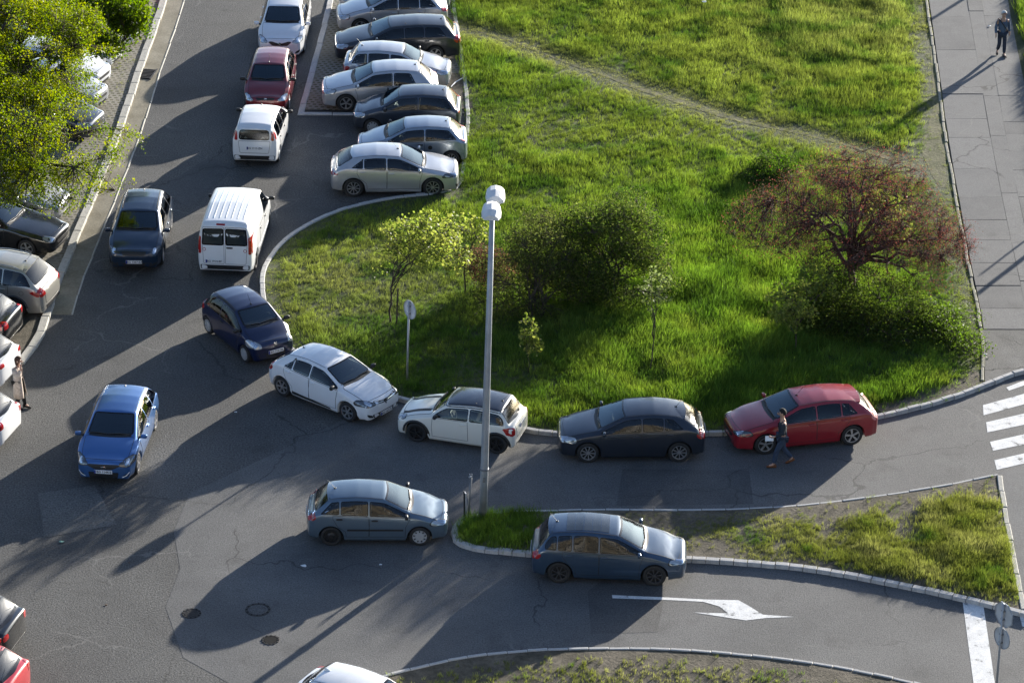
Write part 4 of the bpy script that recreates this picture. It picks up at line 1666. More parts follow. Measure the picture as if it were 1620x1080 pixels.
    if d.get('roof_ribs'):
        for k in range(-3, 4):
            y = k * .19
            mb = MB()
            pts = []
            for s in np.linspace(st + .35, d['sr'] - .25, 8):
                h, nn = B.ray((s, y), 'T')
                pts.append(h + Vector((0, 0, .002)))
            mb.tube(pts, .013, 5)
            mb.build('roof_rib', P, root)
    # --- badge
    bd = d.get('badge')
    if bd:
        z = zn + d.get('badge_z', -.10)
        h, nn = B.ray((0, z), 'F')
        mb = MB()
        if bd == 'diamond':
            for s_, mi in ((1, 0),):
                o_, i_ = [(0, .11), (.08, 0), (0, -.11), (-.08, 0)], [(0, .06), (.035, 0), (0, -.06), (-.035, 0)]
                V = [(.014, y, zz) for y, zz in o_] + [(.02, y, zz) for y, zz in i_]
                mb.add(V, [(i, (i + 1) % 4, 4 + (i + 1) % 4, 4 + i) for i in range(4)])
        elif bd == 'oval_h':
            ring = []
            for t in np.linspace(0, 2 * math.pi, 21)[:-1]:
                ring.append((.015, .088 * math.cos(t), .05 * math.sin(t)))
            inner = [(.018, y * .84, zz * .80) for _, y, zz in ring]
            mb.add(ring + inner, [(i, (i + 1) % 20, 20 + (i + 1) % 20, 20 + i) for i in range(20)])
            for sgn in (-1, 1):
                mb.add([(.018, sgn * .035 - .02, -.034), (.018, sgn * .035 + .0, -.034), (.018, sgn * .035 + .022, .034), (.018, sgn * .035 + .002, .034)], [(0, 1, 2, 3)])
            mb.add([(.018, -.035, -.006), (.018, .035, .0), (.018, .035, .012), (.018, -.035, .006)], [(0, 1, 2, 3)])
        elif bd == 'beast':
            V = [(0, .05), (.03, .095), (.055, .06), (.035, .02), (.06, -.03), (.03, -.09), (.005, -.05), (-.025, -.095), (-.05, -.05), (-.03, -.01), (-.055, .045), (-.03, .09)]
            mb.add([(.016, y, zz) for y, zz in V] + [(.02, 0, 0)], [(i, (i + 1) % 12, 12) for i in range(12)])
        else:
            mb.lathe([(.055, .0), (.05, .012), (.001, .014)], 16, 'Y')
            mb.V = [(y_, x_, z_) for x_, y_, z_ in mb.V]
        o = mb.build('badge', M['chrome'], root)
        o.location = h + Vector((.006, 0, 0))
        if d.get('badge_bar'):
            for sgn in (1, -1):
                q = [(sgn * .08, z + .02), (sgn * .5 * hw, z + .055), (sgn * .5 * hw, z + .035), (sgn * .08, z - .005)]
                patch('chrome_strip', B, 'F', q, M['chrome'], root, .011, 0, (.5,), rnd=0)
    # --- cabin
    if detail > 0:
        zf = .50
        sxf = sc + 1.02
        if d.get('panel_van'):
            sxf = sc + .95
        if d['glass'] in ('glass', 'mixed', 'glass_tint'):
            for y in (.37, -.37):
                se_o = inst('seat', SEAT, root, (xm - sxf, y, zf + d.get('seat_up', 0)))
                inst('headrest', HEADREST, se_o, (-.30, 0, .80))
            if not d.get('panel_van'):
                inst('rear_bench', BENCH, root, (xm - sxf - .85, 0, zf + .02 + d.get('seat_up', 0)))
            mb = MB()
            mb.box((xm - sc - .30, 0, d['zc'] - .16), (.50, d['W'] * .76, .20), bev=.07)
            mb.build('dashboard', M['black'], root)
            inst('steering_wheel', WHEEL_ST, root, (xm - sc - .58, .37, d['zc'] - .06), (0, math.radians(-62), 0))
    if d.get('sticker'):
        pj, pts_ = d['sticker']
        for q in pts_:
            patch('sticker', B, pj, q, M['sticker'], root, .010, 0, (.5,), rnd=0)
    return root, B, P


for nm, c, mt, rg, ds in (('white', (.76, .77, .78), 0, .3, .10), ('cream', (.74, .72, .64), 0, .3, .06), ('silver', (.50, .51, .53), .55, .32, .12), ('silver_blue', (.30, .35, .41), .55, .32, .12),
                          ('grey_blue', (.10, .135, .175), .5, .32, .14), ('graphite', (.045, .055, .075), .5, .32, .06), ('navy', (.004, .010, .050), .2, .3, .015), ('dark_blue', (.008, .026, .058), .35, .3, .03),
                          ('anthracite', (.024, .031, .045), .4, .3, .03), ('red', (.165, .007, .012), .15, .3, .04), ('crimson', (.27, .010, .018), .1, .3, .05), ('blue', (.055, .16, .40), .6, .36, .05),
                          ('steel_blue', (.120, .172, .222), .5, .3, .06), ('deep_blue', (.038, .072, .122), .45, .3, .05), ('black', (.008, .009, .011), .2, .25, .03), ('charcoal', (.030, .033, .040), .45, .3, .06), ('beige', (.46, .44, .39), .5, .32, .12),
                          ('roof_black', (.006, .009, .018), .2, .22, .05), ('bright_red', (.45, .02, .03), .0, .3, .10)):
    PAINT[nm] = paint('paint_' + nm, c, mt, rg, ds)

QUEUE = 'cars queueing through the junction'
ROW = 'cars in the right parked row'
BAYS = 'cars in the left parking bays'

# --- the queue, far to near
car('hatchback', 'white hatchback facing the camera at the top, dark v-shaped grille, ahead of the red car', 'car', (482, 83), (491, 40), 1, PAINT['white'], QUEUE,
    L=4.39, W=1.77, H=1.52, wb=2.70, fo=.88, sc=1.12, st=1.92, sr=3.62, zr=1.44, sb=4.12, zn=.82, zc=1.05, zt=1.45, grille_poly=[(-.50, -.10), (-.30, -.24), (.30, -.24), (.50, -.10), (.34, -.08), (0, -.18), (-.34, -.08)],
    intake=(.55, .24, .36), fogs='plain', badge='disc', badge_z=-.16, antenna='rod', front_plate='', lamp='lamp')
car('hatchback', 'dark red hatchback facing the camera between two white cars', 'car', (458, 173), (467, 133), 1, PAINT['red'], QUEUE,
    L=3.84, W=1.66, H=1.48, wb=2.46, fo=.74, sc=.98, st=1.66, sr=3.26, zr=1.41, sb=3.64, zn=.76, zc=1.0, zt=1.41, tr=.29, hl=(.50, .94, -.17, -.03), grille=(.42, -.12, -.04), badge='disc', badge_z=-.08, mirror='black', handles='black',
    front_plate='BG 611-VW', fz=.44, antenna='front', rim='slot', seat_up=-.02)
car('city_car', 'small boxy white hatchback seen from behind with red corner lights by its rear window', 'car', (455, 214), (442, 255), -1, PAINT['white'], QUEUE,
    L=3.65, W=1.64, H=1.55, wb=2.30, fo=.72, sc=.86, st=1.50, sr=3.30, zr=1.52, ze=1.43, sb=3.45, zb=.98, zn=.86, zc=1.06, zt=1.47, boxy=True, xr=.16, nb=3.6, rw=.74, br=1.0, tr=.28, rim='slot', lean=.12,
    rw_poly=[(.66, 1.02), (.62, 1.37)], tl_poly=[(.70, 1.0), (.84, 1.0), (.80, 1.32), (.72, 1.32)], tl_side=True, tl_wrap=.12, rear_plate='BG 1111-ZN', rz=.74, rear_bumper=True, gate_poly=[(-.50, .55), (-.56, .98), (.56, .98), (.50, .55)],
    mirror='black', handles='black', antenna='front', end=3.28, pil=[1.98, 2.72], front_plate='')
R_, B_, _p = car('delivery_van', 'white panel van seen from behind with two square rear windows and tall red lights', 'van', (426, 361), (405, 425), -1, PAINT['white'], QUEUE,
    L=4.805, W=1.86, H=1.93, wb=3.0, fo=.95, sc=.86, st=1.66, sr=4.55, zr=1.90, ze=1.80, sb=4.6, zb=1.1, zn=.92, zc=1.16, zt=1.80, boxy=True, xr=.14, nb=4.2, rw=.80, bf=1.05, br=1.15, tr=.32, tw=.22, rim='steel', panel_van=True, lean=.10, sig=4,
    split_rear=[(.03, 1.13), (.80, 1.13), (.76, 1.69), (.03, 1.71)], tl_poly=[(.82, .84), (.95, .84), (.92, 1.42), (.82, 1.42)], tl_wrap=.10, rear_plate='BG 1914-BF', plate_y=.36, rz=.60, mirror='black', handles='black', roof_ribs=True,
    rear_bumper=True, pil=[2.16], antenna=None, trim=False, seat_up=.25, side_strip='white_pl')
_b = B_
for sgn in (1, -1):
    q = [(sgn * .02, .50), (sgn * .74, .50), (sgn * .78, 1.10), (sgn * .76, 1.74), (sgn * .02, 1.76)]
    dd_ = patch('rear_door', _b, 'B', [(y * .93, z) for y, z in q], [_p, M['black']], R_, .004, .010, (.66, .33), rnd=1, rim=.007)
    if sgn < 0:
        h, nn = _b.ray((-.16, 1.06), 'B')
        pill('handle', M['black'], dd_, h + nn * .02, (.05, .22, .05))
    for cy, cz, r in ((.66 * sgn, .99 if sgn > 0 else .97, .055),):
        q = [(cy + r * math.cos(t), cz + r * math.sin(t)) for t in np.linspace(0, 2 * math.pi, 15)[:-1]]
        patch('round_sticker', _b, 'B', q, [M['white_pl'], M['red']], dd_, .010, .016, (.5,), rnd=0, step=.1)
q = [(.36 - .27, .545), (.36 + .27, .545), (.36 + .27, .665), (.36 - .27, .665)]
patch('third_brake_light', _b, 'B', [(-.02, 1.80), (.26, 1.80), (.26, 1.84), (-.02, 1.84)], M['red'], R_, .006, 0, (.5,), rnd=0)

car('hatchback', 'dark blue hatchback coming towards the camera beside the left kerb, opposite the van', 'car', (259, 414), (271, 364), 1, PAINT['dark_blue'], QUEUE,
    L=4.37, W=1.79, H=1.50, wb=2.64, fo=.86, sc=1.12, st=1.90, sr=3.60, zr=1.42, sb=4.08, zn=.80, zt=1.43, zc=1.03, roof_rails='black', hl=(.48, .95, -.14, -.03), grille=(.46, -.16, -.04), intake=(.66, .24, .40), front_plate='BG 1367-EZ', fz=.44, fogs='plain', rim='multi', lamp='lamp_dark')
car('city_car', 'tiny navy three-door hatchback with big pale headlights, tail to the kerb', 'car', (383, 570), (333, 530), -1, PAINT['navy'], QUEUE,
    L=3.43, W=1.63, H=1.47, wb=2.34, fo=.62, sc=.76, st=1.46, sr=2.98, zr=1.40, sb=3.24, zb=1.02, ze=.95, zn=.80, zc=1.03, zt=1.41, tr=.285, rim='slot', doors=3, rw=.70, hl=(.54, .96, -.22, .0), grille=(.30, -.34, -.28), intake=(.72, .30, .44),
    front_plate='BG 710-SR', fz=.46, badge='beast', badge_z=-.12, mirror='black', handles='black', pil=[2.12], antenna='front')
car('hatchback', 'glossy white hatchback with black grille bar and alloy wheels, angled nose to the right', 'car', (548, 666), (448, 627), -1, PAINT['white'], QUEUE,
    L=4.06, W=1.73, H=1.45, wb=2.59, fo=.82, sc=1.08, st=1.86, sr=3.36, zr=1.35, sb=3.82, zb=1.02, zn=.80, zt=1.39, rw=.68, tr=.32, rim='six', bf=.91, br=1.03, end=3.34, pil=[2.30, 2.98], hl=(.46, .96, -.18, -.04), lamp='lamp_dark', grille_poly=[(-.55, -.10), (-.20, -.17), (.20, -.17), (.55, -.10), (.55, -.03), (.20, -.09), (-.20, -.09), (-.55, -.03)],
    intake=(.66, .25, .38), badge='diamond', badge_z=-.14, badge_bar=True, fogs='plain', front_plate='BG 167-ZU', fz=.30, mirror='black', handles='body', sill_strip=True, kick=.38)
car('hatchback', 'cream two-door hatchback with black roof, bonnet stripes and black wheels', 'car', (659, 699), (785, 718), 1, PAINT['cream'], QUEUE,
    L=3.70, W=1.68, H=1.41, wb=2.467, fo=.68, sc=1.10, st=1.56, zt=1.33, zc=.97, zn=.76, sr=3.22, zr=1.33, sb=3.48, zb=.94, ze=.88, rw=.74, bf=.89, br=.92, tr=.31, tw=.21, rim='black', doors=3, pil=[2.28], round_lamp=True, arch_trim=True, roof_color='roof_black', stripes=True, rail=.07, kick=.08,
    grille=(.50, -.34, -.14), tl_poly=[(.74, .64), (.955, .64), (.955, .88), (.76, .88)], tl_side=False, tl_full=True, rear_plate='BG 032-TX', rz=.78, mirror='black', handles='body', nose=.90, lamp='lamp', antenna='rod', front_plate='', sig=3)
car('hatchback', 'dark grey-blue hatchback parked against the kerb between the cream and red cars', 'car', (930, 732), (1074, 731), 1, PAINT['anthracite'], QUEUE,
    L=4.30, W=1.78, H=1.47, wb=2.65, fo=.86, sc=1.12, st=1.98, sr=3.58, zr=1.36, sb=4.06, zb=1.05, zn=.80, zt=1.41, rim='multi', tr=.325, end=3.66, pil=[2.42, 3.06], hl=(.46, .96, -.20, -.04), lamp='lamp', fogs='plain', bf=.90, br=1.03, kick=.34, spoiler=(.14, .15), fuel_flap=(3.62, .86, 'L'), rear_plate='BG 745-CJ', front_plate='')
car('hatchback', 'glossy red hatchback with roof spoiler and five-spoke wheels, man walking beside it', 'car', (1208, 719), (1350, 704), 1, PAINT['crimson'], QUEUE,
    L=4.42, W=1.755, H=1.465, wb=2.64, fo=.92, sc=1.16, st=2.00, sr=3.70, zr=1.37, sb=4.18, zb=1.02, zn=.78, zt=1.40, rim='five', tr=.33, end=3.74, hl=(.46, .95, -.17, -.05), lamp='lamp_dark', bf=.90, br=1.0, kick=.28, spoiler=(.20, .12), pil=[2.46, 3.22], tlm='clear_red', rear_plate='BG 320-KD', front_plate='', antenna='front')
car('hatchback', 'bright blue hatchback driving towards the camera with white daytime lights', 'car', (220, 746), (246, 681), 1, PAINT['blue'], QUEUE,
    L=4.30, W=1.78, H=1.50, wb=2.65, fo=.86, sc=1.10, st=1.94, sr=3.60, zr=1.42, sb=4.06, zb=1.02, zn=.78, zt=1.42, zc=1.02, rim='five', tr=.315, hl=(.50, .97, -.20, -.02), lamp='lamp_dark', grille_poly=[(-.55, -.14), (-.25, -.26), (.25, -.26), (.55, -.14), (.50, -.10), (-.50, -.10)],
    intake=(.50, .24, .44), fogs='led', badge='oval_h', badge_z=-.20, front_plate='BG 1144-IJ', fz=.46, bf=.90, br=1.02)
car('hatchback', 'steel blue five-door hatchback at the island tip, silver front hubcap and bare black rear wheel', 'car', (664, 863), (524, 863), -1, PAINT['steel_blue'], QUEUE,
    L=3.95, W=1.70, H=1.44, wb=2.46, fo=.80, sc=1.02, st=1.78, sr=3.30, zr=1.37, sb=3.72, zb=1.0, zn=.76, zt=1.38, rim=('slot', 'steel'), tr=.295, hl=(.50, .95, -.17, -.04), lamp='lamp', bf=.88, br=.96, mirror='black', handles='black', side_strip='black', spoiler=(.08, .1), kick=.34, rear_plate='BG 229-LM', front_plate='', tl=(.66, .96, .76, .98), antenna='rod', end=3.58)
car('hatchback', 'dark blue five-door hatchback with a panelled glass sunroof on the lower lane', 'car', (1035, 927), (884, 922), -1, PAINT['deep_blue'], QUEUE,
    L=4.25, W=1.756, H=1.525, wb=2.60, fo=.86, sc=1.10, st=1.88, sr=3.70, zr=1.45, sb=4.02, zb=1.02, zn=.78, zt=1.44, zc=1.02, rim='dark', tr=.325, hl=(.46, .94, -.16, -.04), lamp='lamp', bf=.92, br=1.0, sunroof=(2.12, 3.30, .48, 5), spoiler=(.10, .2), pil=[2.38, 3.10, 3.52], end=3.86, rear_plate='BG 518-PE', front_plate='', tl=(.66, .96, .70, .95), mirror='body')

# --- right parked row, near to far
car('hatchback', 'shiny silver five-door hatchback nearest the camera in the right parked row', 'car', (684, 311), (560, 312), -1, PAINT['silver'], ROW,
    L=4.36, W=1.81, H=1.45, wb=2.67, fo=.90, sc=1.14, st=2.00, sr=3.60, zr=1.345, sb=4.12, zb=1.03, zn=.80, zt=1.40, rim='multi', tr=.335, end=3.66, hl=(.44, .97, -.15, -.05), lamp='lamp_dark', bf=.90, br=1.03, kick=.42, pil=[2.44, 3.22], tlm='red', tl=(.30, .96, .78, .88), fogs='plain', antenna='front')
car('hatchback', 'blue-grey three-door hatchback with black fuel flap, second in the right row', 'car', (600, 265), (713, 264), 1, PAINT['silver_blue'], ROW,
    L=3.82, W=1.65, H=1.44, wb=2.49, fo=.75, sc=.98, st=1.70, sr=3.22, zr=1.37, sb=3.62, zb=.96, zn=.76, zt=1.38, doors=3, pil=[2.34], kick=.30, tr=.29, rim='multi', tl_poly=[(.68, .90), (.84, .88), (.66, 1.22), (.58, 1.22)], tl_side=False, tlm='clear_red', fuel_flap=(2.52, .74, 'L'), flap_black=True, mirror='black', handles='black')
car('hatchback', 'dark grey three-door hatchback with tall red tail lights, third in the right row', 'car', (592, 213), (698, 215), 1, PAINT['graphite'], ROW,
    L=3.80, W=1.66, H=1.48, wb=2.46, fo=.72, sc=.98, st=1.68, sr=3.30, zr=1.41, sb=3.64, zb=.98, zn=.76, zt=1.41, doors=3, pil=[2.32], kick=.22, tr=.29, rim='slot', tl_poly=[(.68, .84), (.85, .82), (.67, 1.24), (.58, 1.24)], tl_side=False, mirror='black', handles='black')
car('hatchback', 'silver three-door hatchback with five-spoke wheels, front to the road, fourth in the row', 'car', (549, 178), (661, 176), 1, PAINT['silver'], ROW,
    L=4.20, W=1.76, H=1.48, wb=2.58, fo=.87, sc=1.12, st=1.88, sr=3.50, zr=1.41, sb=3.94, zb=1.0, zn=.80, zt=1.41, doors=3, pil=[2.56], kick=.22, end=3.40, tr=.325, rim='five', lamp='lamp', tlm='clear_red', z0=.03)
car('hatchback', 'pale silver older hatchback with its tail to the road, fifth in the row', 'car', (676, 146), (571, 143), -1, PAINT['silver'], ROW,
    L=3.90, W=1.65, H=1.46, wb=2.46, fo=.78, sc=1.05, st=1.74, sr=3.36, zr=1.39, sb=3.68, zb=.98, zn=.78, zt=1.39, doors=5, kick=.16, tr=.29, rim='slot', tl=(.74, .95, .70, .92), mirror='black', handles='black', side_strip='grey_plastic', z0=.03)
car('estate_car', 'long charcoal estate car in the right parked row', 'car', (573, 103), (688, 100), 1, PAINT['charcoal'], ROW,
    L=4.66, W=1.83, H=1.43, wb=2.70, fo=.98, sc=1.30, st=2.10, sr=4.10, zr=1.36, sb=4.46, zb=.98, zn=.74, zt=1.36, zc=.98, pil=[2.56, 3.30], end=4.12, kick=.26, tr=.32, rim='five', glass='mixed', z0=.03)
car('hatchback', 'silver hatchback with red tail lights behind the black estate', 'car', (570, 56), (679, 53), 1, PAINT['silver'], ROW,
    L=4.20, W=1.73, H=1.44, wb=2.55, fo=.88, sc=1.16, st=1.88, sr=3.50, zr=1.37, sb=3.94, zb=.98, zn=.74, zt=1.38, doors=5, kick=.28, tr=.31, rim='five', tlm='red', tl=(.60, .95, .78, .96), z0=.03)
car('hatchback', 'pale grey hatchback cut by the top edge, last visible in the right row', 'car', (572, 27), (682, 24), 1, PAINT['silver'], ROW, detail=1,
    L=4.25, W=1.74, H=1.46, wb=2.58, fo=.86, z0=.03)

# --- left parking bays
car('hatchback', 'white car under the greener tree with only its nose showing', 'car', (220, 70), 'nose', 0, PAINT['white'], BAYS, heading=-16, detail=1, z0=.05)
car('hatchback', 'red car whose nose shows behind the greener tree at the top', 'car', (232, 16), 'nose', 0, PAINT['bright_red'], BAYS, heading=-16, detail=1, z0=.05)
car('hatchback', 'white car with bright bonnet just below the greener tree', 'car', (186, 108), 'nose', 0, PAINT['white'], BAYS, heading=-18, detail=1, z0=.05)
car('hatchback', 'white car under yellow branches, bonnet overlapping the pale car behind', 'car', (167, 142), 'nose', 0, PAINT['white'], BAYS, heading=-20, detail=1, z0=.05, antenna=None)
car('hatchback', 'pale silver car nose under the branches beside a white bonnet', 'car', (163, 176), 'nose', 0, PAINT['silver'], BAYS, heading=-20, detail=1, z0=.05)
car('hatchback', 'dark slate car under the tree with shiny bonnet', 'car', (158, 218), 'nose', 0, PAINT['graphite'], BAYS, heading=-18, detail=1, z0=.05)
car('saloon_car', 'silver car half hidden by the lowest branches beside the black car', 'car', (106, 348), 'nose', 0, PAINT['silver'], BAYS, heading=-14, z0=.05, rim='five', L=4.4, fo=.9, wb=2.65, sc=1.15, st=1.9, sr=3.4, sb=4.1)
car('saloon_car', 'black long-bonnet saloon with ribbed bonnet, nose towards the gutter', 'car', (101, 398), 'nose', 0, PAINT['black'], BAYS, heading=-17, z0=.05, L=4.9, W=1.82, H=1.42, wb=2.9, fo=.92, sc=1.55, st=2.25, sr=3.5, zr=1.34, sb=4.25, zb=.98, zt=1.34, zn=.74, zc=.96, round_lamp=True)
car('suv', 'champagne beige off-roader seen from behind with a dark bumper and big red light', 'car', (24, 504), 'rear_wheel', 1, PAINT['beige'], BAYS, heading=166, z0=.0,
    L=4.57, W=1.85, H=1.70, wb=2.70, fo=.90, sc=1.20, st=2.0, sr=3.85, zr=1.60, sb=4.30, zb=1.14, ze=1.06, zn=.92, zc=1.14, zt=1.60, bf=1.03, br=1.12, tr=.355, tw=.23, gap=.06, rim='five', arch_trim='grey', roof_rails='grey', tl_poly=[(.58, .84), (.90, .80), (.96, 1.02), (.66, 1.06)], tl_wrap=.30, fuel_flap=(3.86, .92, 'L'), kick=.22, rear_bumper=True, spoiler=(.12, .15), glass='mixed', rear_plate='', seat_up=.15)
car('hatchback', 'black hatchback tail beside the bare earth, behind the off-roader', 'car', (27, 541), 'tail', 0, PAINT['black'], BAYS, heading=166, rear_plate='', tl=(.62, .96, .74, .98), z0=.0, detail=1)
car('hatchback', 'white car tail directly behind the woman in the coat', 'car', (22, 606), 'tail', 0, PAINT['white'], BAYS, heading=164, tl=(.60, .96, .80, .95), detail=1)
car('hatchback', 'white car tail with red light just below the standing woman', 'car', (22, 700), 'tail', 0, PAINT['white'], BAYS, heading=164, tl=(.66, .96, .74, .98), detail=1)
car('saloon_car', 'black car tail at the lower left edge above the red car', 'car', (30, 1032), 'tail', 0, PAINT['black'], BAYS, heading=165, tl=(.60, .96, .74, .92), detail=1)
car('hatchback', 'red car roof in the lower left corner', 'car', (36, 1116), 'tail', 0, PAINT['bright_red'], BAYS, heading=165, detail=1)
car('hatchback', 'white car roof with a fin aerial cut off by the bottom edge', 'car', (694, 1192), 'nose', 0, PAINT['white'], QUEUE, heading=-30, antenna='fin', detail=1)


# ------------------------------------------------------------------ vegetation
def grass(name, label, poly, dens, hfun, kfun, cfun, blades=12, wid=0.022, rad=0.10, z=0.08, mat='blade'):
    poly = np.asarray(poly)
    lo, hi = poly.min(0), poly.max(0)
    n = int(np.prod(hi - lo) * dens)
    C = lo + RNG.random((n, 2)) * (hi - lo)
    C = C[inside(C, poly)]
    C = C[RNG.random(len(C)) < kfun(C)]
    h = hfun(C)
    col = cfun(C)
    k = blades
    n = len(C)
    P0 = np.repeat(C, k, 0) + RNG.normal(0, rad * 0.6, (n * k, 2)) * np.repeat(np.clip(h / .25, .6, 1.6), k)[:, None]
    H = np.repeat(h, k) * RNG.uniform(0.45, 1.15, n * k)
    a = RNG.uniform(0, 2 * np.pi, n * k)
    lean = RNG.uniform(0.1, 0.75, n * k) * H
    d = np.stack([np.cos(a), np.sin(a)], 1)
    a2 = RNG.uniform(0, 2 * np.pi, n * k)
    w = wid * RNG.uniform(0.6, 1.4, n * k) * np.clip(H / .2, .6, 1.5)
    s = np.stack([np.cos(a2), np.sin(a2)], 1) * w[:, None] / 2
    m = n * k
    V = np.zeros((m, 3, 3), np.float32)
    V[:, 0, :2] = P0 - s
    V[:, 1, :2] = P0 + s
    V[:, :2, 2] = z - 0.02
    V[:, 2, :2] = P0 + d * lean[:, None]
    V[:, 2, 2] = z + H
    tuft = (0.72 + 1.04 * vnoise(C, 2.6, 3, 71.0)) * RNG.uniform(0.8, 1.3, n)
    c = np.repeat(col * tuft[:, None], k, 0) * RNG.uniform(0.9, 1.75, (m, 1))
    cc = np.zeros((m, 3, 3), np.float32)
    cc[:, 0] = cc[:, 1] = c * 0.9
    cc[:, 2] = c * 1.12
    F = np.arange(m * 3).reshape(m, 3)
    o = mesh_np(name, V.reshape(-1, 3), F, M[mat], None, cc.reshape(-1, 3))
    return tag(o, label, None, None, 'stuff')


def blob(P, px, r):
    c = np.array(G(*px))
    return np.exp(-((P - c) ** 2).sum(1) / (2 * r * r))


def mix(a, b, t):
    return a + (np.asarray(b) - a) * t[:, None]


def mead_h(P):
    h = 0.20 + 0.0 * P[:, 0]
    for px, r, v in (((1250, 60), 5.5, .42), ((1060, 20), 4, .34), ((1400, 110), 3, .42), ((1000, 235), 5.5, .10), ((880, 170), 3, .14), ((800, 110), 2.2, .26), ((790, 260), 2.2, .30), ((470, 420), 2.6, .13),
                     ((540, 480), 2.4, .14), ((600, 360), 2, .20), ((990, 570), 3.0, .40), ((1140, 480), 3.2, .46), ((1080, 400), 2.5, .40), ((1190, 590), 2.5, .42), ((1300, 590), 3, .36), ((660, 560), 2, .22), ((720, 600), 2.5, .20), ((1450, 590), 2, .30), ((1160, 320), 3, .32)):
        t = blob(P, px, r)
        h = h * (1 - t) + v * t
    h *= 0.35 + 1.25 * vnoise(P, 0.75, 3, 2.0)
    dt = dist_poly(P, trail_ln)
    h *= np.clip((dt - .02) / 1.1, .28, 1)
    de = dist_poly(P, kmeadow)
    h *= np.clip(de / .9, .35, 1)
    dp = dist_poly(P, pathL)
    h *= np.clip((dp - .1) / 1.5, .22, 1)
    return np.maximum(h * .82, .045)


def mead_k(P):
    k = 0.72 + 0.6 * vnoise(P, 0.9, 3, 40.0)
    k *= np.clip((dist_poly(P, trail_ln) - .0) / .40, .70, 1)
    for ln, r in ((bare1, .9), (bare2, .9), (bare3, .5)):
        k *= np.clip(dist_poly(P, ln) / r, .12, 1)
    k *= np.clip(dist_poly(P, kmeadow) / .5, .25, 1)
    k *= np.where(blob(P, (1470, 255), 1.3) > .4, .35, 1)
    k *= 1 - .55 * blob(P, (640, 325), 1.6)
    return np.clip(k, 0, 1)


G_VIV, G_YEL, G_DRY, G_DEEP = np.array((.086, .140, .026)), np.array((.128, .160, .034)), np.array((.170, .172, .066)), np.array((.044, .084, .016))


def mead_c(P):
    c = np.tile(np.array((.098, .140, .026)), (len(P), 1))
    for px, r, v in (((1280, 70), 6, G_DRY * .95), ((1060, 40), 4, G_YEL), ((780, 130), 3, G_VIV), ((800, 265), 2.5, G_DEEP * 1.1), ((1000, 230), 6, G_YEL), ((480, 420), 3, G_YEL * 1.05), ((560, 470), 2.6, G_DRY * .9),
                     ((990, 580), 3, G_YEL), ((1130, 480), 3.5, G_VIV * 1.15), ((1300, 600), 4, G_VIV), ((700, 560), 3, G_DEEP), ((1100, 330), 3, G_VIV), ((1400, 150), 3.5, G_YEL), ((1440, 560), 3, G_VIV)):
        t = blob(P, px, r)
        c = mix(c, v, t * .85)
    n = vnoise(P, 1.3, 3, 60.0)
    c = mix(c, G_YEL, np.clip((n - .56) * 3, 0, .8))
    c = mix(c, G_DEEP, np.clip((.46 - n) * 4, 0, .85))
    c = mix(c, G_DEEP, np.clip((.40 - vnoise(P, .45, 2, 15.0)) * 4, 0, .6))
    dt = np.minimum(dist_poly(P, trail_ln), dist_poly(P, pathL) + .3)
    c = mix(c, G_DRY, np.clip(1 - dt / 1.1, 0, .8))
    return c


grass('meadow_grass', 'tall uneven green meadow grass between the kerb and the footpath', mead, 105, mead_h, mead_k, mead_c, 12, wid=.017, rad=.13)


def isl_h(P):
    h = .10 + .25 * vnoise(P, 1.1, 3, 5.0)
    t = np.clip(blob(P, (790, 838), 1.5) * 1.5 + blob(P, (1500, 860), 2.6), 0, 1)
    return np.maximum(.03, h * (.25 + .75 * t))


def isl_k(P):
    k = np.clip((vnoise(P, .9, 3, 12.0) - .25) * 1.6, .05, .9)
    t = np.clip(blob(P, (790, 838), 1.3) * 1.8 + blob(P, (1460, 850), 3.2) * 1.2 + blob(P, (1250, 850), 2.5) * .6 + blob(P, (1560, 820), 1.6), 0, 1.3)
    k = k * (.55 + 1.1 * t)
    k *= np.clip((dist_poly(P, kis_up) - .15) / 1.1, .05, 1)
    k *= np.clip((dist_poly(P, kis_low) - .15) / .5, .15, 1)
    k += .8 * blob(P, (785, 836), 1.0)
    return np.clip(k, 0, 1)


def isl_c(P):
    c = np.tile(np.array((.105, .120, .030)), (len(P), 1))
    n = vnoise(P, 1.2, 3, 80.0)
    c = mix(c, G_DRY * .9, np.clip((n - .45) * 3, 0, .9))
    c = mix(c, G_DEEP, np.clip((.40 - n) * 4, 0, .9))
    c = mix(c, G_VIV * .8, np.clip(blob(P, (790, 838), 1.6) * 1.2, 0, 1))
    return c


grass('island_grass', 'patchy grass and weeds on the traffic island', isl, 230, isl_h, isl_k, isl_c, 12, wid=.015, z=0.09)
grass('verge_grass', 'short patchy grass on the bottom verge', bot, 70, lambda P: .05 + .12 * vnoise(P, 1.0, 3, 3.0), lambda P: np.clip((vnoise(P, .9, 3, 8.0) - .30) * 2.4, .10, .9) * np.clip((dist_poly(P, kbottom) - .35) / .8, .05, 1), isl_c, 10, z=0.075)
far_poly = np.vstack([offset(pathR, .35)[pathR[:, 1] > 100], gp([(1720, 300), (1720, -60)])])
grass('verge_grass', 'tall grass right of the footpath at the top corner', far_poly, 60, lambda P: .25 + .3 * vnoise(P, .9, 3, 3.0), lambda P: .9 + 0 * P[:, 0], lambda P: mix(np.tile(G_VIV, (len(P), 1)), G_YEL, vnoise(P, 1.0, 3, 9.0)), 12)
bay_p = gp([(250, 0), (232, 60), (190, 160), (160, 240), (120, 330), (60, 340), (120, 0)])
grass('bay_grass', 'thin grass growing in the holes of the left paved bays', bay_p, 40, lambda P: .04 + .05 * vnoise(P, 2.0, 2, 3.0), lambda P: np.clip((vnoise(P, .8, 3, 21.0) - .45) * 3, 0, .8), isl_c, 8, z=0.05)


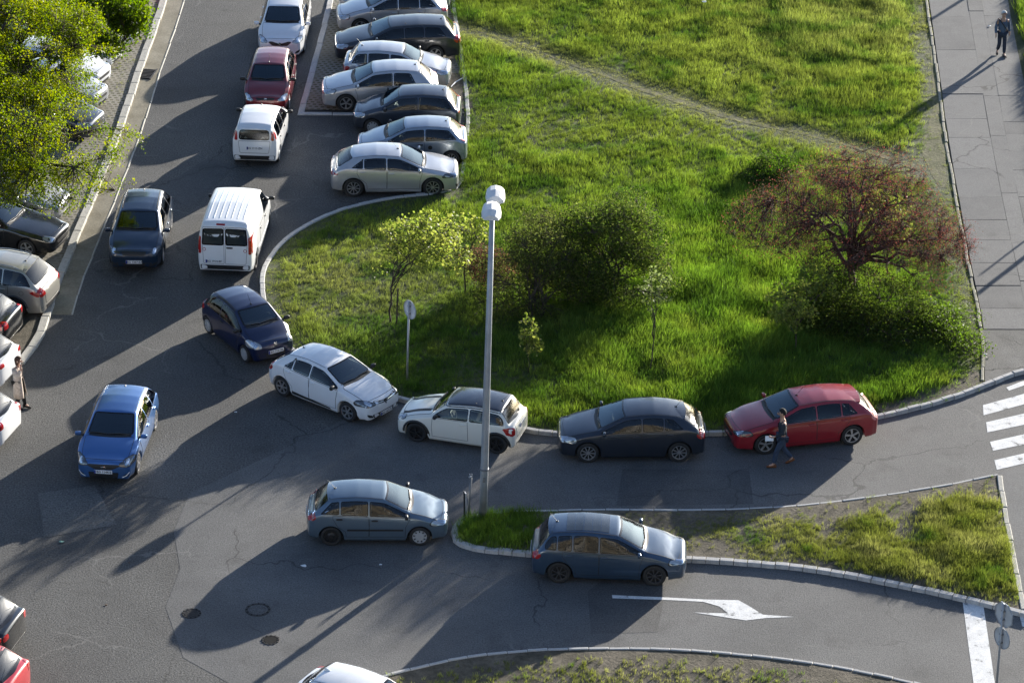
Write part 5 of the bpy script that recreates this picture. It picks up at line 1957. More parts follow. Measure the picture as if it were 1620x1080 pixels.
def prisms(A, Bq, r0, r1):
    """thin three-sided twigs between the points of A and B"""
    n = len(A)
    d = Bq - A
    d /= np.linalg.norm(d, axis=1)[:, None] + 1e-9
    u = np.cross(d, np.array([.21, .13, .97]))
    u /= np.linalg.norm(u, axis=1)[:, None] + 1e-9
    v = np.cross(d, u)
    V = np.zeros((n, 6, 3), np.float32)
    for k in range(3):
        t = 2 * math.pi * k / 3
        o = u * math.cos(t) + v * math.sin(t)
        V[:, k] = A + o * np.asarray(r0).reshape(-1, 1)
        V[:, 3 + k] = Bq + o * np.asarray(r1).reshape(-1, 1)
    b = (np.arange(n) * 6)[:, None]
    F = np.concatenate([b + np.array([[k, (k + 1) % 3, 3 + (k + 1) % 3, 3 + k]]) for k in range(3)])
    return V.reshape(-1, 3), F


def leaves(C, r, per, size, cols, cvar=.25, up=.5):
    n = len(C) * per
    P0 = np.repeat(C, per, 0) + RNG.normal(0, 1, (n, 3)) * np.asarray(r) * .55
    N = RNG.normal(0, 1, (n, 3)) + np.array([0, 0, up])
    N /= np.linalg.norm(N, axis=1)[:, None]
    T = np.cross(N, RNG.normal(0, 1, (n, 3)))
    T /= np.linalg.norm(T, axis=1)[:, None] + 1e-9
    S = np.cross(N, T)
    s = (size * RNG.uniform(.6, 1.35, n))[:, None]
    V = np.stack([P0 - T * s * .55, P0 + S * s * .42 + N * s * .10, P0 + T * s * .55, P0 - S * s * .42 + N * s * .10], 1)
    cols = np.asarray(cols, float)
    ci = RNG.integers(0, len(cols), len(C))
    col = np.repeat(cols[ci], per, 0) * RNG.uniform(1 - cvar, 1 + cvar, (n, 1))
    return V.reshape(-1, 3), np.arange(n * 4).reshape(n, 4), np.repeat(col, 4, 0)


def sample_ell(ells, n, lo, hi):
    """points in a set of ellipsoids (world), relative radius between lo and hi"""
    w = np.array([e[3] * e[4] * e[5] for e in ells])
    k = RNG.choice(len(ells), n, p=w / w.sum())
    E = np.array(ells)[k]
    d = RNG.normal(0, 1, (n, 3))
    d /= np.linalg.norm(d, axis=1)[:, None]
    r = (lo ** 3 + (hi ** 3 - lo ** 3) * RNG.random(n)) ** (1 / 3)
    return E[:, :3] + d * r[:, None] * E[:, 3:6]


def curve3(a, b, n, sag, wob):
    a, b = np.asarray(a, float), np.asarray(b, float)
    t = np.linspace(0, 1, n)[:, None]
    p = a + (b - a) * t
    L = np.linalg.norm(b - a)
    p[:, 2] += sag * L * np.sin(np.pi * t[:, 0])
    w = RNG.normal(0, 1, (n, 3)) * wob * L
    w[0] = w[-1] = 0
    return p + w


def tree(name, label, cat, base, top_h, ells, N1, N2, N3, per, lsize, cols, tr=.12, crad=.22, group=None, leaf='leaf', bark='bark', stems=1, gap=.0, gscale=.9, twig=.006, lo3=.35, lean=(0, 0), sag=.06, z=.06, lvar=.25):
    bx, by = base
    root = tag(empty(name, (bx, by, z)), label, cat, group)
    off = np.array([bx, by, z])
    ells = [(e[0] - bx, e[1] - by, e[2] - z, e[3], e[4], e[5]) for e in ells]
    mb = MB()
    L1, rad1 = [], []
    tops = []
    for k in range(stems):
        a = 2 * math.pi * k / max(1, stems) + random.uniform(-.4, .4)
        b0 = np.array([.0, .0, 0]) if stems == 1 else np.array([.25 * math.cos(a), .25 * math.sin(a), 0]) * random.uniform(.3, 1)
        t0 = np.array([lean[0], lean[1], top_h]) + (0 if stems == 1 else np.array([math.cos(a), math.sin(a), 0]) * top_h * .35)
        p = curve3(b0 - np.array([0, 0, .1]), t0, 8, 0, .015)
        rr = np.linspace(tr / math.sqrt(stems), tr * .55 / math.sqrt(stems), 8)
        mb.tube(p, list(rr), 8)
        tops.append((p, rr))
    T1 = sample_ell(ells, N1, .35, .72)
    for q in T1:
        p, rr = tops[random.randrange(len(tops))]
        i = random.randint(4, 7)
        c = curve3(p[i], q, 7, sag, .025)
        r = np.linspace(rr[i] * .75, max(twig * 2.2, tr * .12), 7)
        mb.tube(c, list(r), 6)
        L1.append(c)
        rad1.append(r)
    PA = np.concatenate(L1)
    RA = np.concatenate(rad1)
    T2 = sample_ell(ells, N2, .25, .95)
    L2, R2 = [], []
    for q in T2:
        dd = np.linalg.norm(PA - q, axis=1) + np.maximum(0, PA[:, 2] - q[2]) * .6
        i = int(dd.argmin())
        c = curve3(PA[i], q, 6, sag * .7, .035)
        r = np.linspace(min(RA[i] * .7, tr * .22), twig * 1.3, 6)
        mb.tube(c, list(r), 4, caps=False)
        L2.append(c)
        R2.append(r)
    mb.build('trunk', M[bark], root, True)
    PB = np.concatenate(L2)
    C = sample_ell(ells, int(N3 * (1.6 if gap else 1)), lo3, 1.02)
    if gap:
        nz = vnoise(C[:, :2] + C[:, 2:3] * .7, gscale, 2, 5.0) * .6 + vnoise(C[:, 1:3], gscale, 2, 33.0) * .4
        C = C[nz > np.quantile(nz, gap)]
    near = np.zeros(len(C), int)
    for s in range(0, len(C), 2000):
        near[s:s + 2000] = np.linalg.norm(C[s:s + 2000, None] - PB[None], axis=2).argmin(1)
    A = PB[near]
    mid = (A + C) / 2 + RNG.normal(0, .04, C.shape)
    V1, F1 = prisms(A, mid, np.full(len(A), twig), np.full(len(A), twig * .7))
    V2, F2 = prisms(mid, C, np.full(len(A), twig * .7), np.full(len(A), twig * .35))
    tag(mesh_np('twigs', np.concatenate([V1, V2]), np.concatenate([F1, F2 + len(V1)]), M[bark], root), kind='stuff')
    if per:
        V, F, col = leaves(C, crad, per, lsize, cols, lvar)
        tag(mesh_np('crown', V, F, M[leaf], root, col), kind='stuff')
    return root


def E(px, py, z, rx, ry, rz):
    x, y = G(px, py, z)
    return (x, y, z, rx, ry, rz)


Y1, Y2, Y3 = (.130, .172, .011), (.085, .130, .011), (.180, .200, .015)
tree('maple_tree', 'big tree with yellow-green spring leaves spreading over the left bays', 'tree', G(-70, 420), 5.0,
     [E(10, 70, 7.5, 3.4, 3.2, 1.5), E(45, 40, 7.6, 2.3, 2.6, 1.3), E(-30, 190, 6.5, 3.0, 3.0, 1.4), E(30, 150, 6.4, 2.5, 2.4, 1.1), E(60, 240, 5.4, 2.6, 2.3, .9), E(165, 222, 4.9, 1.25, 1.1, .40), E(165, 275, 4.3, 1.1, .9, .40), E(120, 310, 4.2, 1.5, .9, .4), E(30, 300, 4.8, 2.4, 1.6, .7), E(-60, 100, 7, 3, 3, 1.5)],
     26, 380, 7400, 26, .056, [Y1, Y2, Y3, Y1], tr=.30, crad=.17, gap=.50, gscale=1.35, twig=.007, lvar=.16)
tree('street_tree', 'fresher green dense tree at the top between parked noses', 'tree', G(130, 130), 3.0,
     [E(165, 10, 4.8, 1.6, 1.6, 1.1), E(195, 30, 4.2, 1.0, 1.2, .9), E(110, -10, 5.0, 1.6, 1.6, 1.2), E(165, 60, 3.7, 1.1, 1.0, .6)], 10, 130, 2600, 20, .085, [(.085, .135, .016), (.110, .155, .016), (.065, .110, .014)], tr=.14, crad=.20, gap=.38, gscale=1.6)
tree('plum_tree', 'spreading half-bare tree with dark limbs and reddish twigs', 'tree', G(1345, 480), 2.0,
     [E(1340, 320, 3.6, 3.1, 2.2, .95), E(1230, 355, 2.9, 1.8, 1.6, .9), E(1455, 375, 2.6, 1.8, 1.5, 1.0), E(1370, 270, 4.3, 1.9, 1.6, .6), E(1500, 390, 2.2, 1.0, 1.0, .6), E(1350, 400, 2.4, 2.2, 1.5, .6), E(1480, 430, 1.7, 1.2, 1.0, .6)],
     26, 560, 8600, 3, .034, [(.13, .058, .048), (.15, .056, .050), (.095, .060, .044), (.075, .066, .036), (.17, .050, .050)], tr=.15, crad=.20, bark='bark_red', twig=.005, lo3=.15, gap=.18, gscale=1.1, sag=.10, leaf='leaf_dense')
SAP = 'yellow-green saplings in the meadow'
YS = [(.165, .195, .050), (.135, .175, .042), (.19, .21, .060)]
tree('sapling', 'leafy pale sapling left of the lamp pole, tied to a stake', 'sapling', G(618, 515), 1.8, [E(655, 385, 2.9, 1.15, 1.1, .85), E(625, 410, 2.5, .8, .8, .6), E(690, 370, 3.0, .9, .9, .7)], 9, 70, 270, 9, .090, YS, tr=.035, crad=.17, group=SAP, gap=.25, lean=(.1, 0), lvar=.2)
tree('sapling', 'second pale sapling just left of the lamp pole, thinner', 'sapling', G(735, 470), 1.5, [E(735, 375, 2.3, .9, .9, .75), E(715, 400, 1.8, .7, .7, .6)], 6, 44, 130, 8, .09, YS, tr=.03, crad=.16, group=SAP, gap=.2)
tree('sapling', 'tiny sapling with bright yellow leaves right of the lamp pole', 'sapling', G(836, 592), 1.1, [E(836, 522, 1.5, .30, .30, .48), E(842, 545, 1.0, .36, .36, .26)], 5, 16, 44, 9, .10, YS, tr=.016, crad=.10, group=SAP, twig=.004)
tree('sapling', 'thin yellow sapling in front of the reddish tree', 'sapling', G(1258, 560), 1.2, [E(1255, 480, 1.9, .85, .8, .75), E(1290, 450, 2.0, .7, .7, .6)], 6, 34, 150, 9, .10, YS, tr=.025, crad=.15, group=SAP, gap=.2)
tree('sapling', 'bright yellow sapling showing through the reddish tree', 'sapling', G(1400, 462), 1.7, [E(1395, 335, 2.8, .75, .8, .75), E(1410, 370, 2.3, .6, .6, .5)], 6, 34, 170, 10, .105, YS, tr=.028, crad=.15, group=SAP)
tree('sapling', 'almost leafless slim sapling in the middle of the meadow', 'sapling', G(1031, 590), 2.0, [E(1036, 460, 2.6, .5, .5, .7)], 4, 18, 40, 6, .09, [(.12, .15, .06)], tr=.022, crad=.12, group=SAP, twig=.004)

D1, D2, D3, D4 = (.070, .104, .024), (.092, .126, .028), (.054, .082, .020), (.11, .13, .042)
tree('bush', 'large dark green bush right of the lamp pole', 'bush', G(965, 475), .9, [E(960, 380, 1.9, 1.7, 1.5, 1.1), E(1000, 345, 2.4, 1.15, 1.1, .9), E(935, 425, 1.2, 1.6, 1.2, .8), E(985, 450, .7, 1.8, 1.2, .6), E(1025, 400, 1.5, .9, .9, .7), E(905, 360, 2.2, .9, .9, .7)], 18, 260, 2700, 13, .056, [D1, D2, D3, D4, (.06, .10, .016), (.09, .12, .03)], tr=.12, crad=.24, stems=6, group='bushes in the meadow', leaf='leaf_dense', lo3=.3, gap=.34, gscale=1.5, lvar=.4)
tree('bush', 'olive brown thinner bush just behind the lamp pole', 'bush', G(850, 505), .8, [E(860, 395, 1.9, 1.4, 1.3, 1.0), E(815, 430, 1.2, 1.2, 1.0, .8), E(885, 445, .9, 1.5, 1.1, .8), E(830, 475, .5, 1.8, 1.0, .5), E(850, 360, 2.4, .8, .8, .6)], 18, 220, 1900, 11, .052, [(.080, .100, .030), (.065, .080, .026), (.10, .11, .038), D2], tr=.10, crad=.25, stems=6, group='bushes in the meadow', leaf='leaf_dense', lo3=.3, gap=.30, gscale=1.6, lvar=.4)
tree('bush', 'small reddish bush left of the olive bush', 'bush', G(775, 455), .5, [E(775, 415, 1.0, .9, .8, .7)], 6, 60, 380, 9, .050, [(.11, .055, .04), (.09, .06, .035), (.08, .075, .03)], tr=.05, crad=.2, stems=4, group='bushes in the meadow', leaf='leaf_dense', gap=.2)
tree('bush', 'low vivid green bush in the shade near the trail', 'bush', G(1222, 285), .4, [E(1225, 265, .4, .9, .9, .42), E(1200, 278, .3, .8, .7, .3)], 8, 60, 380, 12, .06, [D1, (.05, .10, .014), D3], tr=.06, crad=.16, stems=4, group='bushes in the meadow', leaf='leaf_dense')
tree('bush', 'rounded green bush at the footpath corner', 'bush', G(1505, 540), .4, [E(1510, 515, .45, 1.2, .9, .5), E(1465, 500, .4, 1.1, 1.0, .4), E(1530, 545, .3, .8, .7, .35)], 8, 80, 480, 11, .060, [(.06, .10, .018), (.075, .115, .022), D3], tr=.06, crad=.24, stems=4, group='bushes in the meadow', gap=.25, gscale=1.6)
tree('bush', 'dense green thicket round the foot of the reddish tree', 'bush', G(1355, 505), .5, [E(1345, 470, .9, 1.9, 1.2, 1.0), E(1410, 490, .7, 1.6, 1.1, .8), E(1300, 495, .5, 1.4, 1.1, .6)], 10, 130, 1500, 14, .060, [D1, (.055, .085, .018), D2, (.07, .10, .02)], tr=.08, crad=.24, stems=5, group='bushes in the meadow', leaf='leaf_dense', gap=.25, gscale=1.5, lvar=.4)
tree('bush', 'low green undergrowth bush beneath the reddish tree', 'bush', G(1410, 545), .3, [E(1415, 520, .35, 1.7, 1.2, .45), E(1340, 510, .3, 1.5, 1.1, .4)], 8, 90, 620, 11, .06, [D1, (.055, .09, .016), D2], tr=.06, crad=.28, gap=.3, gscale=1.5, stems=4, group='bushes in the meadow', leaf='leaf_dense')


# ------------------------------------------------------------------ lamp, signs, posts
x, y = G(764, 822)
lp = tag(empty('street_lamp', (x, y, .06)), 'tall grey steel lamp pole with two white heads on the island tip', 'street lamp')
lp.rotation_euler = (0, math.radians(1.35), 0)
mb = MB()
mb.tube([(0, 0, -.1), (0, 0, 2.0), (0, 0, 5), (0, 0, 9.55)], [.115, .108, .092, .068], 12)
mb.build('pole', M['galv'], lp, True)
mb = MB()
mb.lathe([(.125, 1.55), (.13, 1.56), (.13, 1.60), (.115, 1.61)], 12)
mb.build('clamp_band', M['galv_dark'], lp)
mb = MB()
mb.box((.0, -.108, 1.28), (.07, .02, .16), bev=.006)
mb.build('service_door', M['galv_dark'], lp)
mb = MB()
mb.tube([(.03, -.55, 9.62), (0, 0, 9.52), (-.03, .55, 9.62)], [.045, .055, .045], 8)
mb.build('bracket', M['galv'], lp, True)
for sgn in (-1, 1):
    hd = empty('lamp_head', (.05 * sgn + .03, sgn * .56, 9.66), sgn * -.0, lp)
    secs = [(-.46, .13, .10), (-.40, .24, .20), (-.10, .28, .27), (.22, .27, .25), (.42, .20, .14)]
    V = []
    for yy, w, h in secs:
        V += [(w * math.cos(t) * (1.0 if abs(math.cos(t)) < .9 else .96), yy * sgn, .02 + h * math.sin(t) ** 1.0) for t in np.linspace(0, math.pi, 7)]
    F = []
    for i in range(len(secs) - 1):
        for k in range(6):
            F.append((i * 7 + k, i * 7 + k + 1, i * 7 + 8 + k, i * 7 + 7 + k))
        F.append((i * 7 + 6, i * 7, i * 7 + 7, i * 7 + 13))
    F += [tuple(range(7)), tuple(range(28, 35))]
    bm = bmesh.new()
    vv = [bm.verts.new(v) for v in V]
    for f in F:
        bm.faces.new([vv[i] for i in f])
    bmesh.ops.recalc_face_normals(bm, faces=bm.faces[:])
    me = bpy.data.meshes.new('shell')
    bm.to_mesh(me)
    bm.free()
    me.materials.append(M['lamp_shell'])
    inst('shell', me, hd)
    mb = MB()
    mb.box((0, 0, 0), (.40, .62, .05), bev=.015)
    mb.build('lens', M['sign_back'], hd)


def sign(label, base, h, plates, lean=0.0, rz=0.0):
    x, y = G(*base)
    r = tag(empty('road_sign', (x, y, .05)), label, 'road sign')
    r.rotation_euler = (0, math.radians(lean), 0)
    mb = MB()
    mb.tube([(0, 0, -.1), (0, 0, h)], .032, 10)
    mb.lathe([(.034, h), (.03, h + .015), (.001, h + .018)], 10)
    mb.build('post', M['galv'], r, True)
    for (rad, zc, n, rot, mat) in plates:
        pe = empty('sign_plate', (0, 0, zc), rot, r)
        mb = MB()
        a0 = math.pi / n
        V = [(rad * math.sin(a0 + 2 * math.pi * k / n), .050, rad * math.cos(a0 + 2 * math.pi * k / n)) for k in range(n)]
        V += [(v[0], .056, v[2]) for v in V]
        V += [(v[0] * .955, .044 if 0 else .056, v[2] * .955) for v in V[:n]]
        mb.add(V[:2 * n], [tuple(range(n)), tuple(range(2 * n - 1, n - 1, -1))] + [(k, n + k, n + (k + 1) % n, (k + 1) % n) for k in range(n)])
        mb.build('panel', mat, pe)
        mb = MB()
        ring = []
        for k in range(n):
            t = a0 + 2 * math.pi * k / n
            ring.append((rad * math.sin(t), rad * math.cos(t)))
        V = [(a, .030, b) for a, b in ring] + [(a, .060, b) for a, b in ring] + [(a * .97, .030, b * .97) for a, b in ring]
        mb.add(V, [(k, n + k, n + (k + 1) % n, (k + 1) % n) for k in range(n)] + [(k, (k + 1) % n, 2 * n + (k + 1) % n, 2 * n + k) for k in range(n)])
        mb.build('rim', M['galv'], pe)
        mb = MB()
        for dz in (-.12, .12):
            mb.box((0, .022, dz), (.10, .075, .045), bev=.006)
        mb.build('clamp', M['galv_dark'], pe)
    return r


sign('round grey back of a road sign at the meadow edge above the cream car', (644, 604), 2.65, [(.30, 2.38, 26, math.radians(-52), M['sign_back'])], 1.6)
sign('pole with octagonal and round sign backs at the lower right', (1574, 1113), 2.95, [(.36, 2.62, 8, math.radians(-57), M['sign_back']), (.30, 1.93, 26, math.radians(-57), M['sign_back'])], .3)

for (pxy, away, rad, hh, lb) in (((1620, 412), 8.0, .11, 2.25, 'stout post beside the footpath just outside the right edge, casting the thicker shadow'), ((1620, 386), 8.4, .05, 2.3, 'slim post beside the footpath just outside the right edge, casting the thinner shadow'), ((1528, 0), 9.0, .10, 2.4, 'post beside the footpath beyond the top edge, casting a shadow across it')):
    x, y = G(*pxy)
    po = tag(empty('offframe_post', (x + away * math.cos(SUN_AZ), y + away * math.sin(SUN_AZ), .05)), lb, 'post')  # unseen plain posts, placed and sized so their shadows end at the path edge
    mb = MB()
    mb.tube([(0, 0, -.1), (0, 0, hh)], [rad, rad * .8], 10)
    mb.build('pole', M['galv'], po, True)
    mb = MB()
    mb.lathe([(rad * 1.5, .0), (rad * 1.5, .05), (rad * 1.05, .07)], 10)
    mb.build('foot', M['galv_dark'], po)

x, y = G(741, 818)
bp_ = tag(empty('broken_post', (x, y, .05)), 'short broken steel post left of the lamp pole base', 'post')
mb = MB()
mb.tube([(0, 0, -.05), (.03, 0, .6), (.075, .02, 1.22)], [.035, .034, .032], 8)
mb.build('post', M['galv_dark'], bp_, True)
mb = MB()
mb.box((.06, .02, 1.24), (.10, .05, .035), .3, bev=.005)
mb.box((.10, .0, 1.30), (.02, .03, .10), .1)
mb.box((.04, .03, 1.29), (.02, .03, .08), .5)
mb.build('torn_bracket', M['galv'], bp_)
mb = MB()
mb.box((-.085, -.02, .36), (.03, .15, .80), .25, bev=.004)
o = mb.build('folded_plate', M['sign_back'], bp_)
mb = MB()
mb.box((-.115, -.02, .36), (.012, .155, .82), .25, bev=.004)
mb.build('edge_strip', M['black'], o)
x, y = G(627, 518)
st_ = tag(empty('stake', (x, y, .05)), 'leaning wooden stake beside the leafy pale sapling', 'stake')
mb = MB()
mb.tube([(0, 0, -.1), (.06, .02, 1.3)], [.03, .028], 6)
mb.build('pole', M['bark'], st_)


# ------------------------------------------------------------------ people
def skin(name, joints, edges, mat, parent, sub=1, mats=None):
    """a smooth limb-and-trunk surface grown round a skeleton; joints {name: (x,y,z,rx[,ry])}"""
    keys = list(joints)
    me = bpy.data.meshes.new(name)
    me.from_pydata([joints[k][:3] for k in keys], [(keys.index(a), keys.index(b)) for a, b in edges], [])
    o = bpy.data.objects.new(name, me)
    COL.objects.link(o)
    md = o.modifiers.new('skin', 'SKIN')
    md.use_smooth_shade = True
    md.branch_smoothing = 0.4
    if not me.skin_vertices:
        import bmesh as _b
        bm = _b.new()
        bm.from_mesh(me)
        bm.verts.layers.skin.verify()
        bm.to_mesh(me)
        bm.free()
    for i, k in enumerate(keys):
        j = joints[k]
        sv = me.skin_vertices[0].data[i]
        sv.radius = (j[3], j[4] if len(j) > 4 else j[3])
        sv.use_root = (i == 0)
    md2 = o.modifiers.new('sub', 'SUBSURF')
    md2.levels = md2.render_levels = sub
    dg = bpy.context.evaluated_depsgraph_get()
    dg.update()
    m2 = bpy.data.meshes.new_from_object(o.evaluated_get(dg))
    bpy.data.objects.remove(o)
    m2.materials.clear()
    m2.materials.append(mat)
    m2.name = name
    m2.polygons.foreach_set('use_smooth', np.ones(len(m2.polygons), dtype=bool))
    return link(bpy.data.objects.new(name, m2), parent)


def lerp3(a, b, t):
    return tuple(a[i] + (b[i] - a[i]) * t for i in range(3))


def person(label, base, face_deg, z, J, hair, mats, extras=None, h=1.0):
    """J: joints of the pose in metres, x forward, y to the person's left"""
    x, y = G(*base)
    root = tag(empty('person', (x, y, z), math.radians(face_deg)), label, 'person')
    root.scale = (h, h, h)
    B = {'pelvis': (*J['pelvis'], .135, .115), 'waist': (*lerp3(J['pelvis'], J['chest'], .45), .125, .10), 'chest': (*J['chest'], .155, .115), 'neck': (*J['neck'], .058), 'skull_base': (*lerp3(J['neck'], J['head'], .55), .065), 'head': (*J['head'], .088, .10), 'crown': (J['head'][0] - .005, J['head'][1], J['head'][2] + .075, .070, .078)}
    ed = [('pelvis', 'waist'), ('waist', 'chest'), ('chest', 'neck'), ('neck', 'skull_base'), ('skull_base', 'head'), ('head', 'crown')]
    for s in 'lr':
        B['hip' + s] = (*J['hip' + s], .088)
        B['knee' + s] = (*J['knee' + s], .056)
        B['calf' + s] = (*lerp3(J['knee' + s], J['ankle' + s], .35), .055)
        B['ankle' + s] = (*J['ankle' + s], .038)
        B['toe' + s] = (*J['toe' + s], .036)
        B['sh' + s] = (*J['sh' + s], .060)
        B['el' + s] = (*J['el' + s], .043)
        B['wr' + s] = (*J['wr' + s], .030)
        B['palm' + s] = (*lerp3(J['wr' + s], J['hand' + s], .5), .036, .022)
        B['hand' + s] = (*J['hand' + s], .036, .018)
        ed += [('pelvis', 'hip' + s), ('hip' + s, 'knee' + s), ('knee' + s, 'calf' + s), ('calf' + s, 'ankle' + s), ('ankle' + s, 'toe' + s), ('chest', 'sh' + s), ('sh' + s, 'el' + s), ('el' + s, 'wr' + s), ('wr' + s, 'palm' + s), ('palm' + s, 'hand' + s)]
        # fingers and thumb, each rooted in the palm
        d = Vector(J['hand' + s]) - Vector(J['wr' + s])
        d.normalize()
        sd = d.cross(Vector((1, 0, 0)) if abs(d.x) < .8 else Vector((0, 0, 1))).normalized()
        fw = sd.cross(d)
        for k in range(4):
            off_ = (k - 1.5) * .019
            p0 = Vector(J['hand' + s]) + fw * off_
            ln = (.058, .068, .064, .050)[k]
            B['f%d%s' % (k, s)] = (*(p0 + d * ln * .55 + sd * .006), .0095)
            B['g%d%s' % (k, s)] = (*(p0 + d * ln + sd * .020), .008)
            ed += [('hand' + s, 'f%d%s' % (k, s)), ('f%d%s' % (k, s), 'g%d%s' % (k, s))]
        p0 = Vector(J['wr' + s]) + d * .04 + fw * -.03
        B['t0' + s] = (*(p0 + fw * -.018 + d * .02), .011)
        B['t1' + s] = (*(p0 + fw * -.024 + d * .055), .009)
        ed += [('palm' + s, 't0' + s), ('t0' + s, 't1' + s)]
    body = skin('body', B, ed, M['skin'], root, 1)
    hx, hy, hz = J['head']
    f = math.radians(J.get('turn', 0))
    hd = empty('head', (hx, hy, hz + .02), f, root)
    pill('nose', M['skin'], hd, (.108, 0, -.012), (.045, .030, .048))
    for sg in (1, -1):
        pill('eye', M['ink'], hd, (.094, sg * .034, .018), (.016, .026, .014))
        pill('ear', M['skin'], hd, (.0, sg * .098, .0), (.045, .022, .065))
    pill('mouth', mats['lips'], hd, (.096, 0, -.058), (.014, .048, .012))
    # hair: shell over the top and back of the head
    V, F = [], []
    n, m = 18, 9
    for i in range(m):
        ph = math.pi / 2 - i * (math.pi * hair.get('drop', .62)) / (m - 1)
        for k in range(n):
            t = 2 * math.pi * k / n
            front = max(0, math.cos(t))
            lim = math.pi / 2 - hair.get('drop', .62) * math.pi * (1 - hair.get('fringe', .62) * front ** .7)
            p = max(ph, lim)
            r = 1 + .04 * math.sin(5 * t + i) * (i > 0)
            V.append((.118 * math.cos(p) * math.cos(t) * r - .010, .106 * math.cos(p) * math.sin(t) * r, .135 * math.sin(p) + .005 - hair.get('long', 0) * max(0, -math.sin(p))))
    for i in range(m - 1):
        for k in range(n):
            j = (k + 1) % n
            F.append((i * n + k, (i + 1) * n + k, (i + 1) * n + j, i * n + j))
    mesh('hair', V, F, hair['mat'], hd, True)
    # clothes
    tr = {k: (*B[k][:3], B[k][3] + g, (B[k][4] if len(B[k]) > 4 else B[k][3]) + g) for k, g in [('pelvis', .018)] + [(a + s, g) for s in 'lr' for a, g in (('hip', .020), ('knee', .022), ('calf', .024))]}
    te = []
    for s in 'lr':
        a = lerp3(J['knee' + s], J['ankle' + s], .92)
        tr['hem' + s] = (*a, .062)
        te += [('pelvis', 'hip' + s), ('hip' + s, 'knee' + s), ('knee' + s, 'calf' + s), ('calf' + s, 'hem' + s)]
    skin('trousers', tr, te, mats['trousers'], root, 1)
    jk = {'waist': (*B['waist'][:3], .160, .135), 'hem': (*lerp3(J['pelvis'], J['chest'], -.08), .168, .145), 'chest': (*B['chest'][:3], .182, .145), 'collar': (*lerp3(J['chest'], J['neck'], .72), .085, .08)}
    je = [('waist', 'hem'), ('waist', 'chest'), ('chest', 'collar')]
    for s in 'lr':
        jk['sh' + s] = (*B['sh' + s][:3], .082)
        jk['el' + s] = (*B['el' + s][:3], .064)
        jk['cuff' + s] = (*lerp3(J['el' + s], J['wr' + s], .9), .052)
        je += [('chest', 'sh' + s), ('sh' + s, 'el' + s), ('el' + s, 'cuff' + s)]
    skin('jacket', jk, je, mats['jacket'], root, 1)
    for s in 'lr':
        a, t = Vector(J['ankle' + s]), Vector(J['toe' + s])
        d = (t - a)
        yaw = math.atan2(d.y, d.x)
        L_ = .27
        V, F = [], []
        secs = [(-.075, .036, .085), (-.02, .040, .10), (.06, .044, .075), (.14, .046, .05), (.20, .030, .032)]
        for sx, w, hh in secs:
            V += [(sx, -w, -.0), (sx, -w * .9, hh * .6), (sx, 0, hh), (sx, w * .9, hh * .6), (sx, w, -.0)]
        for i in range(4):
            for k in range(5):
                j = (k + 1) % 5
                F.append((i * 5 + k, i * 5 + 5 + k, i * 5 + 5 + j, i * 5 + j))
        F += [(0, 1, 2, 3, 4), (24, 23, 22, 21, 20)]
        sh = mesh('shoe', V, F, mats['shoe'], root, True)
        sh.location = (a.x, a.y, a.z - .075)
        sh.rotation_euler = (0, -math.atan2(d.z + .045, math.hypot(d.x, d.y)) * .8, yaw)
    return root, B


WALK = dict(pelvis=(0, 0, .93), chest=(.02, 0, 1.32), neck=(.03, 0, 1.50), head=(.05, 0, 1.64),
            hipl=(.0, .09, .88), hipr=(.0, -.09, .88), kneel=(.17, .09, .50), kneer=(-.06, -.09, .48), anklel=(.24, .09, .085), ankler=(-.32, -.09, .16), toel=(.38, .10, .055), toer=(-.20, -.10, .045),
            shl=(.0, .19, 1.40), shr=(.0, -.19, 1.40), ell=(-.08, .25, 1.13), elr=(.06, -.25, 1.13), wrl=(-.02, .27, .89), wrr=(.22, -.24, .96), handl=(.0, .27, .81), handr=(.29, -.22, .92))
cloth = lambda n, c: principled(n, c, .9, noise=(14.0, .22), bump=.3)
mats_old = dict(jacket=cloth('blue_grey_jacket', (.085, .115, .17)), trousers=cloth('dark_trousers', (.03, .036, .055)), shoe=cloth('dark_shoes', (.03, .03, .03)), lips=principled('lips', (.30, .12, .10), .6))
J = dict(WALK)
J.update(kneel=(.10, .09, .49), anklel=(.10, .09, .085), toel=(.24, .12, .05), ankler=(-.22, -.09, .13), toer=(-.09, -.12, .045), kneer=(.02, -.09, .48), wrr=(.12, -.27, .90), handr=(.15, -.27, .82), elr=(.0, -.26, 1.13))
old, Bo = person('white-haired man walking towards the camera in a blue-grey jacket with a bag strap', (1583, 92), -84, .10, J, dict(mat=cloth('white_hair', (.55, .55, .54)), drop=.60, fringe=.5), mats_old)
mb = MB()
mb.tube([(.0, -.17, 1.47), (.13, -.10, 1.38), (.165, .02, 1.22), (.15, .14, 1.05), (.03, .19, .98)], [.018, .02, .02, .02, .018], 6)
mb.tube([(.0, -.17, 1.47), (-.12, -.06, 1.36), (-.14, .08, 1.16), (.0, .19, .98)], .018, 6)
mb.build('bag_strap', M['black'], old, True)

